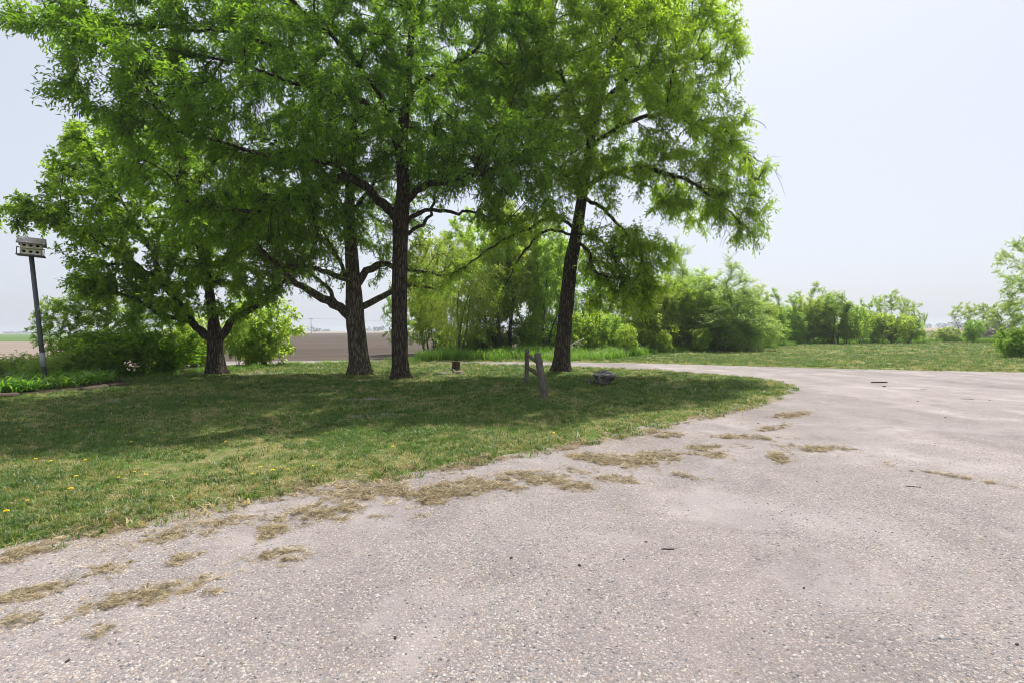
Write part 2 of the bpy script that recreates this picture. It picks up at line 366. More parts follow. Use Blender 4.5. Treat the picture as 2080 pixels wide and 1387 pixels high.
# ------------------------------------------------------------------ the ground
near_edge = [(-260, 1215), (-120, 1165), (0, 1128), (150, 1088), (330, 1048), (520, 1014), (700, 985), (850, 958), (1000, 930), (1150, 905), (1300, 874),
             (1420, 848), (1520, 824), (1580, 805), (1604, 790), (1592, 779), (1540, 769), (1450, 760.5), (1350, 753.5), (1250, 748.5), (1150, 745), (1050, 742), (950, 739), (860, 737.5)]
far_edge = [(860, 735), (950, 734.8), (1050, 735), (1150, 735.2), (1250, 736.3), (1400, 740), (1550, 744.5), (1700, 748.5), (1900, 752.5), (2080, 756), (2500, 762)]
drive = [gnd(*p)[:2] for p in near_edge] + [gnd(*p)[:2] for p in far_edge]
drive = np.array(drive + [(60, 17), (60, -6), (-16, -6), (-16, drive[0][1] - 1.5)])
def drive_sd(x, y):
    """distance from the driveway's outline, positive on the land side"""
    x = np.asarray(x, float); y = np.asarray(y, float)
    d2 = np.full(x.shape, 1e9); ins = np.zeros(x.shape, bool); n = len(drive)
    for i in range(n):
        ax, ay = drive[i]; bx, by = drive[(i + 1) % n]
        ex, ey = bx - ax, by - ay; wx, wy = x - ax, y - ay
        t = np.clip((wx * ex + wy * ey) / (ex * ex + ey * ey + 1e-12), 0, 1)
        d2 = np.minimum(d2, (wx - t * ex) ** 2 + (wy - t * ey) ** 2)
        c = (ay <= y) != (by <= y)
        with np.errstate(divide='ignore', invalid='ignore'):
            ins ^= c & (x < ax + (y - ay) * ex / (ey if ey else 1e-12))
    return np.where(ins, -1, 1) * np.sqrt(d2)
YB = np.array([[-60, 15.5], [-20, 16.5], [-15.5, 17.5], [-12, 20], [-9.5, 22], [-6, 24.5], [-3.5, 27], [-1, 40], [10, 44], [20, 52], [35, 66], [60, 74], [90, 76]])
FIELD_Z = -0.25
def land_back(x): return np.interp(x, YB[:, 0], YB[:, 1])
def ground_h(x, y):
    x = np.asarray(x, float); y = np.asarray(y, float)
    sd = drive_sd(x, y) + (vnoise(x * 2.3, y * 2.3, 0, 3) - .5) * .34 * np.clip(14 / (y + 3), .2, 1) + (vnoise(x * 9, y * 9, 0, 4) - .5) * .16
    h = -0.03 + 0.062 * sstep(-0.12, 0.22, sd)
    h = h + (fbm(x * .45, y * .45, 0, 9) - .5) * .12 * sstep(.4, 3, sd) + (vnoise(x * 5, y * 5, 0, 5) - .5) * .02 * sstep(0.1, .6, sd)
    return h - 0.5 * sstep(0, 4.0, y - land_back(x))
def gz(x, y):
    return float(max(ground_h(np.array([x]), np.array([y]))[0], FIELD_Z if y > land_back(x) else -9, 0.0 if drive_sd(np.array([x]), np.array([y]))[0] < 0 else -9))

def grid_mesh(name, xs, ys, hf, mat):
    X, Y = np.meshgrid(xs, ys); Z = hf(X.ravel(), Y.ravel())
    nx, ny = len(xs), len(ys)
    i = (np.arange(ny - 1)[:, None] * nx + np.arange(nx - 1)[None]).ravel()
    return mesh_from(name, np.stack([X.ravel(), Y.ravel(), Z], 1), [np.stack([i, i + 1, i + nx + 1, i + nx], 1)], mat, True)
xs = np.concatenate([np.arange(-60, -18, 2.0), np.arange(-18, 10, .11), np.arange(10, 30, .35), np.arange(30, 90, 2.0)])
ys = np.concatenate([np.arange(1.2, 14, .09), np.arange(14, 27, .11), np.arange(27, 82, 1.2)])
tag(link('lawn', grid_mesh('lawn', xs, ys, ground_h, M['lawn'])), kind='structure')
def sheet(name, poly, z, mat):
    me = mesh_from(name, [(x, y, z) for x, y in poly], [np.array([list(range(len(poly)))])], mat)
    return tag(link(name, me), kind='structure')
sheet('driveway', [(-16, -6), (60, -6), (60, 26), (-16, 26)], 0.0, M['driveway'])
FAR = 3000
def lx(k, y): return k * y
A, B = -.74, .16
sheet('field', [(-200, 10), (lx(A, 14) , 10), (lx(A, 14), 14), (lx(A, 105), 105), (-280, 105)], FIELD_Z, M['field_tan'])
sheet('field', [(-280, 105), (lx(A, 105), 105), (lx(A, 900), 900), (-2200, 900), (-2200, 300)], FIELD_Z, M['field_green'])
sheet('field', [(lx(A, 14), 14), (lx(B, 14), 14), (lx(B, 400), 400), (lx(A, 400), 400)], FIELD_Z, M['field_brown'])
sheet('field', [(lx(A, 400), 400), (lx(B, 400), 400), (lx(B, FAR), FAR), (lx(A, FAR), FAR), (lx(A, 900), 900)], FIELD_Z, M['field_stubble'])
sheet('field', [(lx(B, 14), 14), (120, 14), (300, 230), (lx(B, 230), 230)], FIELD_Z, M['field_brown'])
sheet('field', [(lx(B, 230), 230), (300, 230), (120, 14), (FAR, 14), (FAR, FAR), (lx(B, FAR), FAR)], FIELD_Z, M['field_stubble'])
sheet('field', [(-2200, 300), (-2200, 900), (lx(A, 900), 900), (lx(A, FAR), FAR), (-FAR, FAR), (-FAR, 10), (-200, 10), (-280, 105)], FIELD_Z, M['field_stubble'])
sheet('ground', [(-FAR - 1, -400), (FAR + 1, -400), (FAR + 1, FAR + 1), (-FAR - 1, FAR + 1)], -0.7, M['field_stubble'])

# ------------------------------------------------------------------ trees
def catmull(pts, step):
    P = np.array([p[:4] for p in pts], float)
    P = np.vstack([2 * P[0] - P[1], P, 2 * P[-1] - P[-2]]); out = []
    for i in range(1, len(P) - 2):
        n = max(2, int(np.linalg.norm(P[i + 1][:3] - P[i][:3]) / step) + 1)
        for t in np.linspace(0, 1, n, endpoint=False):
            a, b, c, d = P[i - 1], P[i], P[i + 1], P[i + 2]
            out.append(.5 * (2 * b + (c - a) * t + (2 * a - 5 * b + 4 * c - d) * t * t + (3 * b - 3 * c + d - a) * t ** 3))
    out.append(P[-2]); return np.array(out)

class Tree:
    def __init__(s, seed): s.rng = np.random.default_rng(seed); s.seed = seed; s.P = []; s.par = []; s.fix = []; s.limb = []; s.nl = 0; s.dir = []
    def chain(s, pts, step=.3, wob=.03, attach=True):
        """hand-placed trunk or limb: points (x, y, z, r)"""
        Q = catmull(pts, step)
        lid = s.nl; s.nl += 1
        prev = -1
        if s.P and attach:
            A = np.array(s.P); prev = int(np.argmin(np.linalg.norm(A - Q[0][:3], axis=1))); Q = Q[1:]
        for i, q in enumerate(Q):
            p = q[:3] + (s.rng.normal(0, wob, 3) if i and lid else 0)
            d = p - s.P[prev] if prev >= 0 else np.array([0, 0, 1.0])
            s.P.append(p); s.par.append(prev); s.fix.append(max(q[3], .004)); s.limb.append(lid); s.dir.append(d / (np.linalg.norm(d) + 1e-9)); prev = len(s.P) - 1
        return s
    def colonize(s, A, step=.3, infl=3.0, kill=.5, iters=80, trop=(0, 0, .0), inertia=.55, jit=.12, maxkids=6, minz=.0):
        rng = s.rng; trop = np.array(trop)
        A = A[A[:, 2] > minz]
        P0 = np.array(s.P)
        # nodes of thick lower trunk do not sprout
        ok = np.array([not (l == 0 and f > s.stout) for l, f in zip(s.limb, s.fix)])
        idx = np.where(ok)[0]
        near = np.empty(len(A), int); nd = np.empty(len(A))
        for k in range(0, len(A), 500):
            D = np.linalg.norm(A[k:k + 500, None] - P0[None, idx], axis=2); j = D.argmin(1); near[k:k + 500] = idx[j]; nd[k:k + 500] = D[np.arange(len(j)), j]
        kids = np.zeros(len(s.P) + 60000, int)
        for it in range(iters):
            act = nd < infl
            if it < 12: act = nd < infl * 1.6
            if not act.any(): break
            n_ = near[act]; v = A[act] - np.array(s.P)[n_]; v /= np.linalg.norm(v, axis=1)[:, None] + 1e-9
            u, inv = np.unique(n_, return_inverse=True)
            sm = np.zeros((len(u), 3)); np.add.at(sm, inv, v); sm /= np.linalg.norm(sm, axis=1)[:, None] + 1e-9
            new = []
            for k, i in enumerate(u):
                if kids[i] >= maxkids: nd[near == i] = np.where(nd[near == i] < infl, 1e9, nd[near == i]); continue
                d = sm[k] * (1 - inertia) + s.dir[i] * inertia * (1.0 if s.limb[i] or s.fix[i] == 0 else .3) + trop + rng.normal(0, jit, 3)
                d /= np.linalg.norm(d) + 1e-9
                s.P.append(s.P[i] + d * step); s.par.append(int(i)); s.fix.append(0); s.limb.append(s.limb[i]); s.dir.append(d); kids[i] += 1; new.append(len(s.P) - 1)
            if not new: break
            NP = np.array([s.P[i] for i in new])
            D = np.linalg.norm(A[:, None] - NP[None], axis=2); j = D.argmin(1); m = D[np.arange(len(A)), j]
            b = m < nd; near[b] = np.array(new)[j[b]]; nd[b] = m[b]
            keep = nd > kill; A, near, nd = A[keep], near[keep], nd[keep]
            if len(A) == 0: break
        print('   attractors left', len(A), 'iterations', it, 'nodes', len(s.P))
        return s
    stout = .16
    def radii(s, tip=.005, e=2.3):
        n = len(s.P); acc = np.zeros(n); r = np.zeros(n)
        for i in range(n - 1, -1, -1):
            r[i] = max(tip, acc[i] ** (1 / e)) if acc[i] > 0 else tip
            if s.fix[i] > 0: r[i] = s.fix[i]
            if s.par[i] >= 0: acc[s.par[i]] += r[i] ** e
        for i in range(n):
            p = s.par[i]
            if p >= 0 and s.fix[i] == 0: r[i] = min(r[i], r[p] * .92 if r[p] > .02 else r[p])
        s.r = r; s.P = np.array(s.P); s.dir = np.array(s.dir); return s
    def wood(s, bark=1, flare=.45, trunk_sides=26):
        """one MB per limb id"""
        n = len(s.P); kids = [[] for _ in range(n)]
        for i, p in enumerate(s.par):
            if p >= 0: kids[p].append(i)
        starts = [0]; out = {}
        while starts:
            i = starts.pop(); ch = []; p = s.par[i]
            if p >= 0: ch.append(p)
            ch.append(i)
            while True:
                ks = kids[ch[-1]]
                if not ks: break
                same = [k for k in ks if s.limb[k] == s.limb[ch[-1]]] or ks
                k = max(same, key=lambda k: (s.fix[k] > 0, s.r[k]))
                starts += [q for q in ks if q != k]
                ch.append(k)
            P = s.P[ch]; rr = s.r[ch].copy()
            if p >= 0: rr[0] = min(rr[0], rr[1] * (1.25 if rr[1] > .03 else 1.0))
            mb = out.setdefault(s.limb[i], MB())
            if i == 0 and bark:
                Q = catmull(np.column_stack([P, rr]), .1); z0 = Q[0][2]; hh = Q[:, 2] - z0
                ang = np.arange(trunk_sides) * 2 * math.pi / trunk_sides
                rad = Q[:, 3][:, None] * np.ones(trunk_sides)
                a = ang[None] + hh[:, None] * .12
                rid = np.abs(np.sin(a * 6.5 + 2.2 * vnoise(hh[:, None] * 1.3 + a * 0, a * 1.2, 0, s.seed)))
                rad *= 1 + .07 * (rid - .5) + .10 * (vnoise(hh[:, None] * 3, np.cos(a) * 2, np.sin(a) * 2, s.seed + 5) - .5) + .06 * (vnoise(hh[:, None] * 9, np.cos(a) * 7, np.sin(a) * 7, s.seed + 8) - .5)
                rad *= 1 + flare * np.exp(-hh[:, None] / .22) * (.65 + .5 * np.sin(a * 2.5 + s.seed) ** 2)
                Q[0, 2] -= .12
                mb.tube(Q[:, :3], rad, trunk_sides)
            else:
                mx = rr.max(); sd = 9 if mx > .06 else 6 if mx > .025 else 4 if mx > .012 else 3
                if len(P) == 2: P = np.array([P[0], (P[0] + P[1]) / 2, P[1]]); rr = np.array([rr[0], rr.mean(), rr[1]])
                rr[-1] *= .5
                mb.tube(P, rr, sd, False)
        return out
    def shoots(s, thin=.014, per=3, length=(.25, .5), up=.1, out_c=None, outw=.5, frac=1.0, ells=None, floor=.5, shell=(.35, .75), clump=.2):
        idx = np.where(s.r < thin)[0]
        if ells is not None:      # spring leaves sit mostly in the outer shell of the crown, the inside shows its twigs
            rho = np.min([np.linalg.norm((s.P[idx] - np.array(c)) / np.array(r_), axis=1) for c, r_ in ells], axis=0)
            pr = floor + (1 - floor) * sstep(shell[0], shell[1], rho)
            pr = pr * (clump + (1 - clump) * sstep(.40, .52, fbm(s.P[idx, 0] * .75, s.P[idx, 1] * .75, s.P[idx, 2] * .95, s.seed + 3, 2)))
            idx = idx[s.rng.random(len(idx)) < pr]
        idx = idx[s.rng.random(len(idx)) < frac]
        b = np.repeat(idx, per); n = len(b)
        d = s.rng.normal(0, 1, (n, 3)); d /= np.linalg.norm(d, axis=1)[:, None]
        o = s.P[b] - (out_c if out_c is not None else s.P.mean(0)); o /= np.linalg.norm(o, axis=1)[:, None] + 1e-9
        d = d * .8 + s.dir[b] * .55 + o * outw + np.array([0, 0, up]); d /= np.linalg.norm(d, axis=1)[:, None]
        back = s.rng.random(n)[:, None] * .3
        return s.P[b] - s.dir[b] * back, d, s.rng.uniform(*length, n)

def spray(rng, base, d, L, nleaf, size, width, droop=.35, mb=None, twig_r=.003, clump_seed=0, spread=.8):
    """leaves along shoots; returns V, T, tint"""
    n = len(base)
    t = (np.arange(nleaf)[None] + rng.random((n, nleaf))) / nleaf
    t = .12 + .88 * t
    pos = base[:, None] + d[:, None] * (L[:, None] * t)[..., None]
    pos[..., 2] -= (droop * .5 * L[:, None] * t ** 2)
    side = rng.normal(0, 1, (n, nleaf, 3)); side -= d[:, None] * (side * d[:, None]).sum(2)[..., None]
    side /= np.linalg.norm(side, axis=2)[..., None] + 1e-9
    ld = d[:, None] * .55 + side * spread; ld[..., 2] -= droop * rng.random((n, nleaf)) * 1.3
    ld /= np.linalg.norm(ld, axis=2)[..., None]
    nrm = rng.normal(0, .55, (n, nleaf, 3)); nrm[..., 2] += 1.0
    wv = np.cross(ld, nrm); wv /= np.linalg.norm(wv, axis=2)[..., None] + 1e-9
    nv = np.cross(wv, ld)
    ls = (rng.uniform(*size, (n, nleaf)))[..., None]; lw = ls * width * rng.uniform(.8, 1.2, (n, nleaf, 1))
    b = pos; mid = pos + ld * ls * .42 + nv * ls * .06; tip = pos + ld * ls - nv * ls * .08 - np.array([0, 0, .12]) * ls
    V = np.stack([b, mid + wv * lw * .5, tip, mid - wv * lw * .5], 2).reshape(-1, 3)
    k = np.arange(n * nleaf) * 4
    T = np.concatenate([np.stack([k, k + 1, k + 2], 1), np.stack([k, k + 2, k + 3], 1)])
    cl = fbm(base[:, 0] * .9, base[:, 1] * .9, base[:, 2] * .9, clump_seed, 2)
    tint = np.clip(.15 + .9 * (cl[:, None] - .25) + rng.normal(0, .16, (n, nleaf)) + .18 * t, 0, 1)
    tint = np.repeat(tint.ravel(), 4)
    if mb is not None:      # the shoot itself: a thin three-sided spike
        e1 = np.cross(d, np.array([.3, .2, 1.0])); e1 /= np.linalg.norm(e1, axis=1)[:, None] + 1e-9; e2 = np.cross(d, e1)
        tipp = base + d * L[:, None]; tipp[:, 2] -= droop * .5 * L
        midp = base + d * L[:, None] * .5; midp[:, 2] -= droop * .125 * L
        ring = lambda c, r: [c + r * (math.cos(a) * e1 + math.sin(a) * e2) for a in (0, 2.094, 4.189)]
        VV = np.stack(ring(base, twig_r) + ring(midp, twig_r * .75) + [tipp], 1).reshape(-1, 3); q = np.arange(n) * 7
        TT = np.concatenate([np.stack([q + 3 + a, q + 3 + (a + 1) % 3, q + 6], 1) for a in range(3)])
        QQ = np.concatenate([np.stack([q + a, q + (a + 1) % 3, q + 3 + (a + 1) % 3, q + 3 + a], 1) for a in range(3)])
        mb.add(VV, QQ, TT)
    return V, T, tint

def bare_twigs(t, mb, sel, per, L=(.5, 1.1), down=.9):
    """leafless hanging twigs under the crown"""
    rng = t.rng
    for i in sel:
        for _ in range(per):
            p = t.P[i].copy(); d = t.dir[i] * .6 + rng.normal(0, .55, 3); d[2] -= .25; l = rng.uniform(*L) / 4; pts = [p]; l *= 1.25
            for k in range(4):
                d = d / np.linalg.norm(d); p = p + d * l; pts.append(p); d = d + rng.normal(0, .22, 3); d[2] -= down * .33
            mb.tube(np.array(pts), np.linspace(.011, .004, 5), 3, False)
            q = pts[rng.integers(1, 4)]; e = d * .5 + rng.normal(0, .5, 3); mb.tube(np.array([q, q + e * l * .8, q + e * l * 1.4 + np.array([0, 0, -.12])]), [.006, .005, .003], 3, False)

def env_points(rng, ells, dens, seed=0, gap=.42, shell=.0):
    """attraction points in a union of ellipsoids (centre, radii), thinned by noise so that the crown has gaps"""
    out = []
    for c, r in ells:
        n = int(4.19 * r[0] * r[1] * r[2] * dens) + 8
        v = rng.normal(0, 1, (n, 3)); v /= np.linalg.norm(v, axis=1)[:, None]
        v *= (rng.random(n) ** (1 / 3 if not shell else 1 / (3 + shell)))[:, None]
        out.append(np.array(c) + v * np.array(r))
    A = np.concatenate(out)
    return A[fbm(A[:, 0] * .55, A[:, 1] * .55, A[:, 2] * .7, seed, 2) > gap]
def pe(px, py, D, rx, ry, rd): return (pix(px, py, D), (rx / F * D, rd, ry / F * D))
def pl(pts): return [(*pix(x, y, D), r) for x, y, D, r in pts]

def finish_tree(root, origin, parts, leaf, bark, leaf_name='crown'):
    """parts: dict limb id -> MB; leaf: (V,T,tint,material)"""
    for lid, mb in parts.items():
        nm = 'trunk' if lid == 0 else 'twigs' if lid == 'twig' else 'limb'
        if nm == 'limb' and len(np.concatenate(mb.V)) < 40: pass
        for k in range(len(mb.V)): mb.V[k] = mb.V[k] - origin
        mb.build(nm, bark, root, True)
    V, T, ti, mat = leaf
    o = link(leaf_name, mesh_from(leaf_name, V - origin, [T], mat, False, {'tint': ti}), root); o['kind'] = 'stuff'
    return root

def big_tree(name, label, cat, base, trunk, limbs, ells, seed, leafm, barkm, dens=2.2, gap=.40, thin=.027, per=3, nleaf=7, size=(.09, .15), width=.32, floor=.5, shell=(.35, .75), clump=.2,
             droop=.35, kill=.55, step=.3, trop=(0, 0, 0), bare=0, bare_z=6.0, twig=.0035, shootL=(.25, .5), up=.1, flare=.5, extra=(), trunk2=None, infl=3.0):
    t = Tree(seed); t.chain(trunk, .25, 0)
    for l in limbs: t.chain(l, .25, .025)
    A = env_points(t.rng, ells, dens, seed, gap)
    t.colonize(A, step, infl, kill, 140, trop)
    t.radii(.008, 2.4)
    parts = t.wood(1, flare)
    tw = parts.setdefault('twig', MB())
    b, d, L = t.shoots(thin, per, shootL, up, np.average(np.array([e[0] for e in ells]), axis=0, weights=[np.prod(e[1]) for e in ells]), ells=ells, floor=floor, shell=shell, clump=clump)
    for c, r_, p_ in extra:      # a part of the crown that is in fuller leaf
        ins = np.where((np.linalg.norm((t.P - c) / np.array(r_), axis=1) < 1) & (t.r < thin))[0]; keep = t.r.copy(); t.r[:] = 9; t.r[ins] = 0
        b2, d2, L2 = t.shoots(thin, p_, shootL, -.15, c, .15); t.r = keep
        b, d, L = np.concatenate([b, b2]), np.concatenate([d, d2]), np.concatenate([L, L2])
    V, T, ti = spray(t.rng, b, d, L, nleaf, size, width, droop, tw, twig, seed)
    if bare:
        z = t.P[:, 2]; cand = np.where((t.r < .075) & (z < bare_z) & (np.array(t.limb) > 0))[0]
        rh = np.min([np.linalg.norm((t.P[cand] - np.array(c)) / np.array(r_), axis=1) for c, r_ in ells], axis=0); cand = cand[(rh < .6) & (t.r[cand] > .009)]
        if len(cand): bare_twigs(t, tw, t.rng.choice(cand, min(bare, len(cand)), replace=False), 2)
    origin = np.array(base)
    root = thing(name, label, cat, base)
    print(name, 'nodes', len(t.P), 'leaves', len(V) // 4)
    return finish_tree(root, origin, parts, (V, T, ti, leafm), barkm)

def on_ground(px, D, dz=0): x = xat(px, D); return np.array([x, D, gz(x, D) + dz])
def trunk_from(px, D, pts):
    b = on_ground(px, D); return b, [(*b, pts[0])]

# main ash in the middle
D1 = 15.7
b1 = on_ground(813, D1)
tr1 = [(*b1, .25)] + pl([(812, 690, D1, .235), (811, 600, D1, .225), (813, 500, D1, .225), (815, 440, D1, .235), (819, 380, D1, .19), (816, 300, D1, .17), (822, 225, D1, .15), (829, 150, D1 - .2, .115), (836, 60, D1 - .4, .085), (838, -60, D1 - .5, .05), (835, -170, D1 - .5, .02)])
lb1 = [pl([(812, 455, D1, .15), (790, 425, D1 - .1, .15), (765, 405, D1 - .4, .135), (735, 372, D1 - .9, .12), (692, 361, D1 - 1.5, .105), (615, 388, D1 - 2.4, .085), (538, 428, D1 - 3.0, .06), (450, 425, D1 - 3.4, .04), (385, 415, D1 - 3.6, .025)]),
       pl([(814, 330, D1, .11), (795, 262, D1, .105), (750, 215, D1 - .8, .085), (690, 195, D1 - 1.8, .065), (600, 170, D1 - 3, .045), (480, 130, D1 - 3.8, .03), (330, 100, D1 - 4.2, .015)]),
       pl([(816, 300, D1, .10), (785, 225, D1 - .5, .095), (740, 150, D1 - 1.5, .075), (660, 60, D1 - 2.6, .05), (560, -20, D1 - 3.6, .03)]),
       pl([(819, 420, D1, .10), (845, 388, D1 - .2, .10), (875, 374, D1 - .6, .085), (925, 366, D1 - 1.4, .065), (985, 350, D1 - 2.2, .045), (1050, 320, D1 - 2.8, .025)]),
       pl([(818, 460, D1, .07), (840, 438, D1 - .2, .07), (866, 427, D1 - .3, .06), (915, 431, D1 - .5, .05), (965, 432, D1 - .8, .035), (1010, 450, D1 - 1, .018)]),
       pl([(822, 480, D1, .06), (850, 462, D1 + .5, .055), (874, 435, D1 + .9, .05), (886, 385, D1 + 1.2, .04), (890, 320, D1 + 1.6, .025)]),
       pl([(822, 215, D1, .095), (850, 172, D1 - .2, .09), (890, 150, D1 - .5, .075), (940, 120, D1 - 1, .055), (1000, 70, D1 - 1.6, .035), (1050, 20, D1 - 2, .02)]),
       pl([(826, 180, D1, .08), (800, 110, D1 + .8, .07), (770, 40, D1 + 1.6, .05), (750, -60, D1 + 2.2, .025)]),
       pl([(735, 372, D1 - .9, .07), (660, 330, D1 - 2.0, .06), (560, 320, D1 - 3.2, .045), (450, 290, D1 - 4.2, .03), (330, 260, D1 - 4.6, .015)]),
       pl([(690, 195, D1 - 1.8, .05), (560, 100, D1 - 3.2, .04), (400, 60, D1 - 4.2, .03), (220, 50, D1 - 4.6, .02), (90, 55, D1 - 4.7, .01)])]
en1 = [pe(820, 130, D1, 290, 230, 4.6), pe(485, 215, D1 - 3.4, 300, 165, 3.4), pe(500, 380, D1 - 2.6, 210, 110, 2.4), pe(640, 440, D1 - 1.5, 110, 65, 1.3), pe(205, 48, D1 - 4.2, 180, 58, 1.6),
       pe(990, 330, D1 - 2.2, 150, 110, 2.2), pe(620, -30, D1 - 1.5, 260, 60, 2.0), pe(335, 165, D1 - 4.2, 130, 80, 1.8), pe(330, 30, D1 - 3.5, 200, 120, 2.4)]
big_tree('ash_tree', 'tall tree in the middle with a straight dark trunk and limbs spreading far left', 'tree', b1, tr1, lb1, en1, 11,
         M['leaf_ash'], M['bark_ash'], dens=7.5, gap=.30, per=8, nleaf=10, kill=.36, step=.25, infl=4, bare=150, size=(.088, .14), clump=.38, floor=.6, bare_z=7.0)
# right leaning ash
D3 = 18.0
b3 = on_ground(1139, D3)
tr3 = [(*b3, .29)] + pl([(1143, 700, D3, .265), (1150, 630, D3, .25), (1159, 540, D3, .23), (1172, 470, D3, .205), (1184, 390, D3 - .2, .17), (1200, 290, D3 - .4, .14), (1222, 190, D3 - .6, .11), (1250, 80, D3 - .8, .08), (1280, -40, D3 - 1, .05), (1290, -150, D3 - 1, .02)])
lb3 = [pl([(1186, 385, D3, .09), (1240, 350, D3 - .4, .085), (1320, 345, D3 - 1, .07), (1410, 375, D3 - 1.5, .05), (1480, 430, D3 - 1.8, .03), (1530, 475, D3 - 2, .015)]),
       pl([(1198, 300, D3 - .4, .08), (1270, 250, D3 - 1, .075), (1360, 235, D3 - 1.6, .055), (1440, 270, D3 - 2, .035), (1520, 320, D3 - 2.2, .018)]),
       pl([(1215, 215, D3 - .5, .075), (1290, 150, D3 - .8, .06), (1380, 120, D3 - 1, .045), (1470, 130, D3 - 1.2, .02)]),
       pl([(1225, 180, D3 - .6, .07), (1255, 95, D3, .06), (1300, 30, D3 + .4, .045), (1370, -20, D3 + .8, .02)]),
       pl([(1172, 470, D3, .06), (1130, 440, D3 - .8, .055), (1080, 462, D3 - 1.6, .045), (1025, 486, D3 - 2.2, .035), (960, 530, D3 - 2.8, .022), (912, 563, D3 - 3.1, .012)]),
       pl([(1172, 480, D3, .05), (1110, 470, D3 - .6, .045), (1060, 520, D3 - 1, .03), (1020, 590, D3 - 1.2, .015)]),
       pl([(1186, 400, D3, .08), (1130, 340, D3 - 1.5, .065), (1070, 300, D3 - 2.8, .045), (1030, 240, D3 - 3.6, .025)]),
       pl([(1170, 490, D3, .06), (1195, 510, D3 - .6, .055), (1205, 550, D3 - 1, .04), (1260, 565, D3 - 1.6, .03), (1310, 575, D3 - 2, .015)]),
       pl([(1184, 400, D3, .07), (1225, 425, D3 - .6, .06), (1275, 480, D3 - 1.2, .045), (1310, 540, D3 - 1.5, .03), (1320, 610, D3 - 1.6, .012)]),
       pl([(1172, 475, D3, .05), (1215, 485, D3 - .8, .045), (1250, 530, D3 - 1.4, .03), (1270, 600, D3 - 1.6, .012)]),
       pl([(1200, 290, D3 - .4, .07), (1160, 200, D3 - 1.6, .055), (1130, 110, D3 - 2.4, .035), (1120, 20, D3 - 3, .02)]),
       pl([(1230, 350, D3 - .4, .05), (1300, 370, D3 + .8, .04), (1380, 420, D3 + 1.4, .025), (1430, 470, D3 + 1.6, .012)])]
en3 = [pe(1200, 190, D3 - 1.4, 190, 190, 4.0), pe(1400, 330, D3 - 1.8, 125, 110, 2.4), pe(1390, 110, D3 - 1, 110, 115, 2.4), pe(1492, 440, D3 - 1.9, 58, 48, 1.3),
       pe(1265, 520, D3 - 1.4, 95, 62, 1.6), pe(1300, 570, D3 - 1.7, 58, 60, 1.2), pe(1235, 590, D3 - 1.1, 36, 46, .9), pe(1215, 490, D3 - .6, 60, 45, 1.1), pe(1492, 395, D3 - 2, 56, 50, 1.3), pe(1085, 380, D3 - 2.0, 110, 85, 1.8), pe(1270, -50, D3 - 1, 130, 70, 2), pe(1462, 150, D3 - 1.2, 40, 48, 1.2), pe(1494, 340, D3 - 2, 42, 48, 1.2), pe(1160, 60, D3 - 2.6, 120, 120, 2.4)]
big_tree('ash_tree', 'leaning tree right of the wooden posts, its bright crown reaching right over the drive', 'tree', b3, tr3, lb3, en3, 23,
         M['leaf_ash_b'], M['bark_ash'], dens=11, gap=.32, per=8, nleaf=9, kill=.31, clump=.34, step=.24, infl=4, bare=150, size=(.09, .145), floor=.4, shell=(.4, .85), extra=[(pix(px_, py_, D3 - dz_), (rr_ / F * D3, 1.1, rr_ * .8 / F * D3), 4) for px_, py_, dz_, rr_ in ((1225, 480, .8, 50), (1290, 500, 1.6, 60), (1330, 545, 1.8, 42), (1255, 560, 1.2, 48), (1300, 600, 1.8, 44), (1235, 610, 1.5, 30))], bare_z=7.0, droop=.3)
# elm behind, with low forks
D2 = 17.3
b2 = on_ground(731, D2)
tr2 = [(*b2, .34)] + pl([(727, 700, D2, .305), (721, 640, D2, .295), (717, 570, D2, .235), (713, 500, D2, .20), (710, 420, D2, .17), (714, 320, D2, .13), (722, 220, D2, .08), (725, 130, D2, .03)])
lb2 = [pl([(716, 648, D2, .17), (690, 625, D2, .16), (640, 598, D2 - .4, .13), (590, 566, D2 - .8, .095), (545, 520, D2 - 1.2, .06), (500, 480, D2 - 1.5, .03)]),
       pl([(690, 625, D2, .07), (668, 590, D2 + .6, .07), (640, 560, D2 + 1, .05), (600, 540, D2 + 1.3, .03)]),
       pl([(715, 570, D2, .11), (690, 563, D2 - .3, .10), (655, 550, D2 - .8, .08), (610, 540, D2 - 1.4, .05), (560, 545, D2 - 1.8, .025)]),
       pl([(722, 585, D2, .14), (745, 552, D2 + .1, .13), (775, 535, D2 + .4, .115), (800, 542, D2 + .6, .09), (850, 552, D2 + .8, .06), (905, 560, D2 + 1, .03)]),
       pl([(728, 628, D2, .12), (765, 608, D2 + .3, .11), (800, 592, D2 + .5, .09), (840, 580, D2 + .8, .06), (890, 590, D2 + 1, .03)]),
       pl([(712, 480, D2, .09), (670, 400, D2 - .6, .07), (630, 330, D2 - 1.2, .045), (600, 260, D2 - 1.6, .02)]),
       pl([(712, 440, D2, .09), (760, 370, D2 + .8, .06), (800, 300, D2 + 1.4, .04), (830, 230, D2 + 1.8, .02)]),
       pl([(718, 600, D2, .08), (690, 530, D2 + .5, .065), (655, 470, D2 + .9, .04), (630, 410, D2 + 1.2, .02)])]
en2 = [pe(705, 340, D2 + .4, 190, 170, 3), pe(590, 540, D2 - 1, 130, 68, 1.8), pe(850, 540, D2 + .8, 110, 75, 1.6), pe(640, 470, D2 + .5, 110, 70, 2), pe(790, 470, D2 + 1, 90, 60, 1.5)]
big_tree('elm_tree', 'thick pale-barked tree with low forking limbs just left of the middle tree', 'tree', b2, tr2, lb2, en2, 37,
         M['leaf_elm'], M['bark_elm'], dens=9.0, gap=.34, per=6, nleaf=9, kill=.33, clump=.4, step=.25, infl=4, size=(.06, .10), width=.5, bare=260, bare_z=5.5, shootL=(.2, .4))
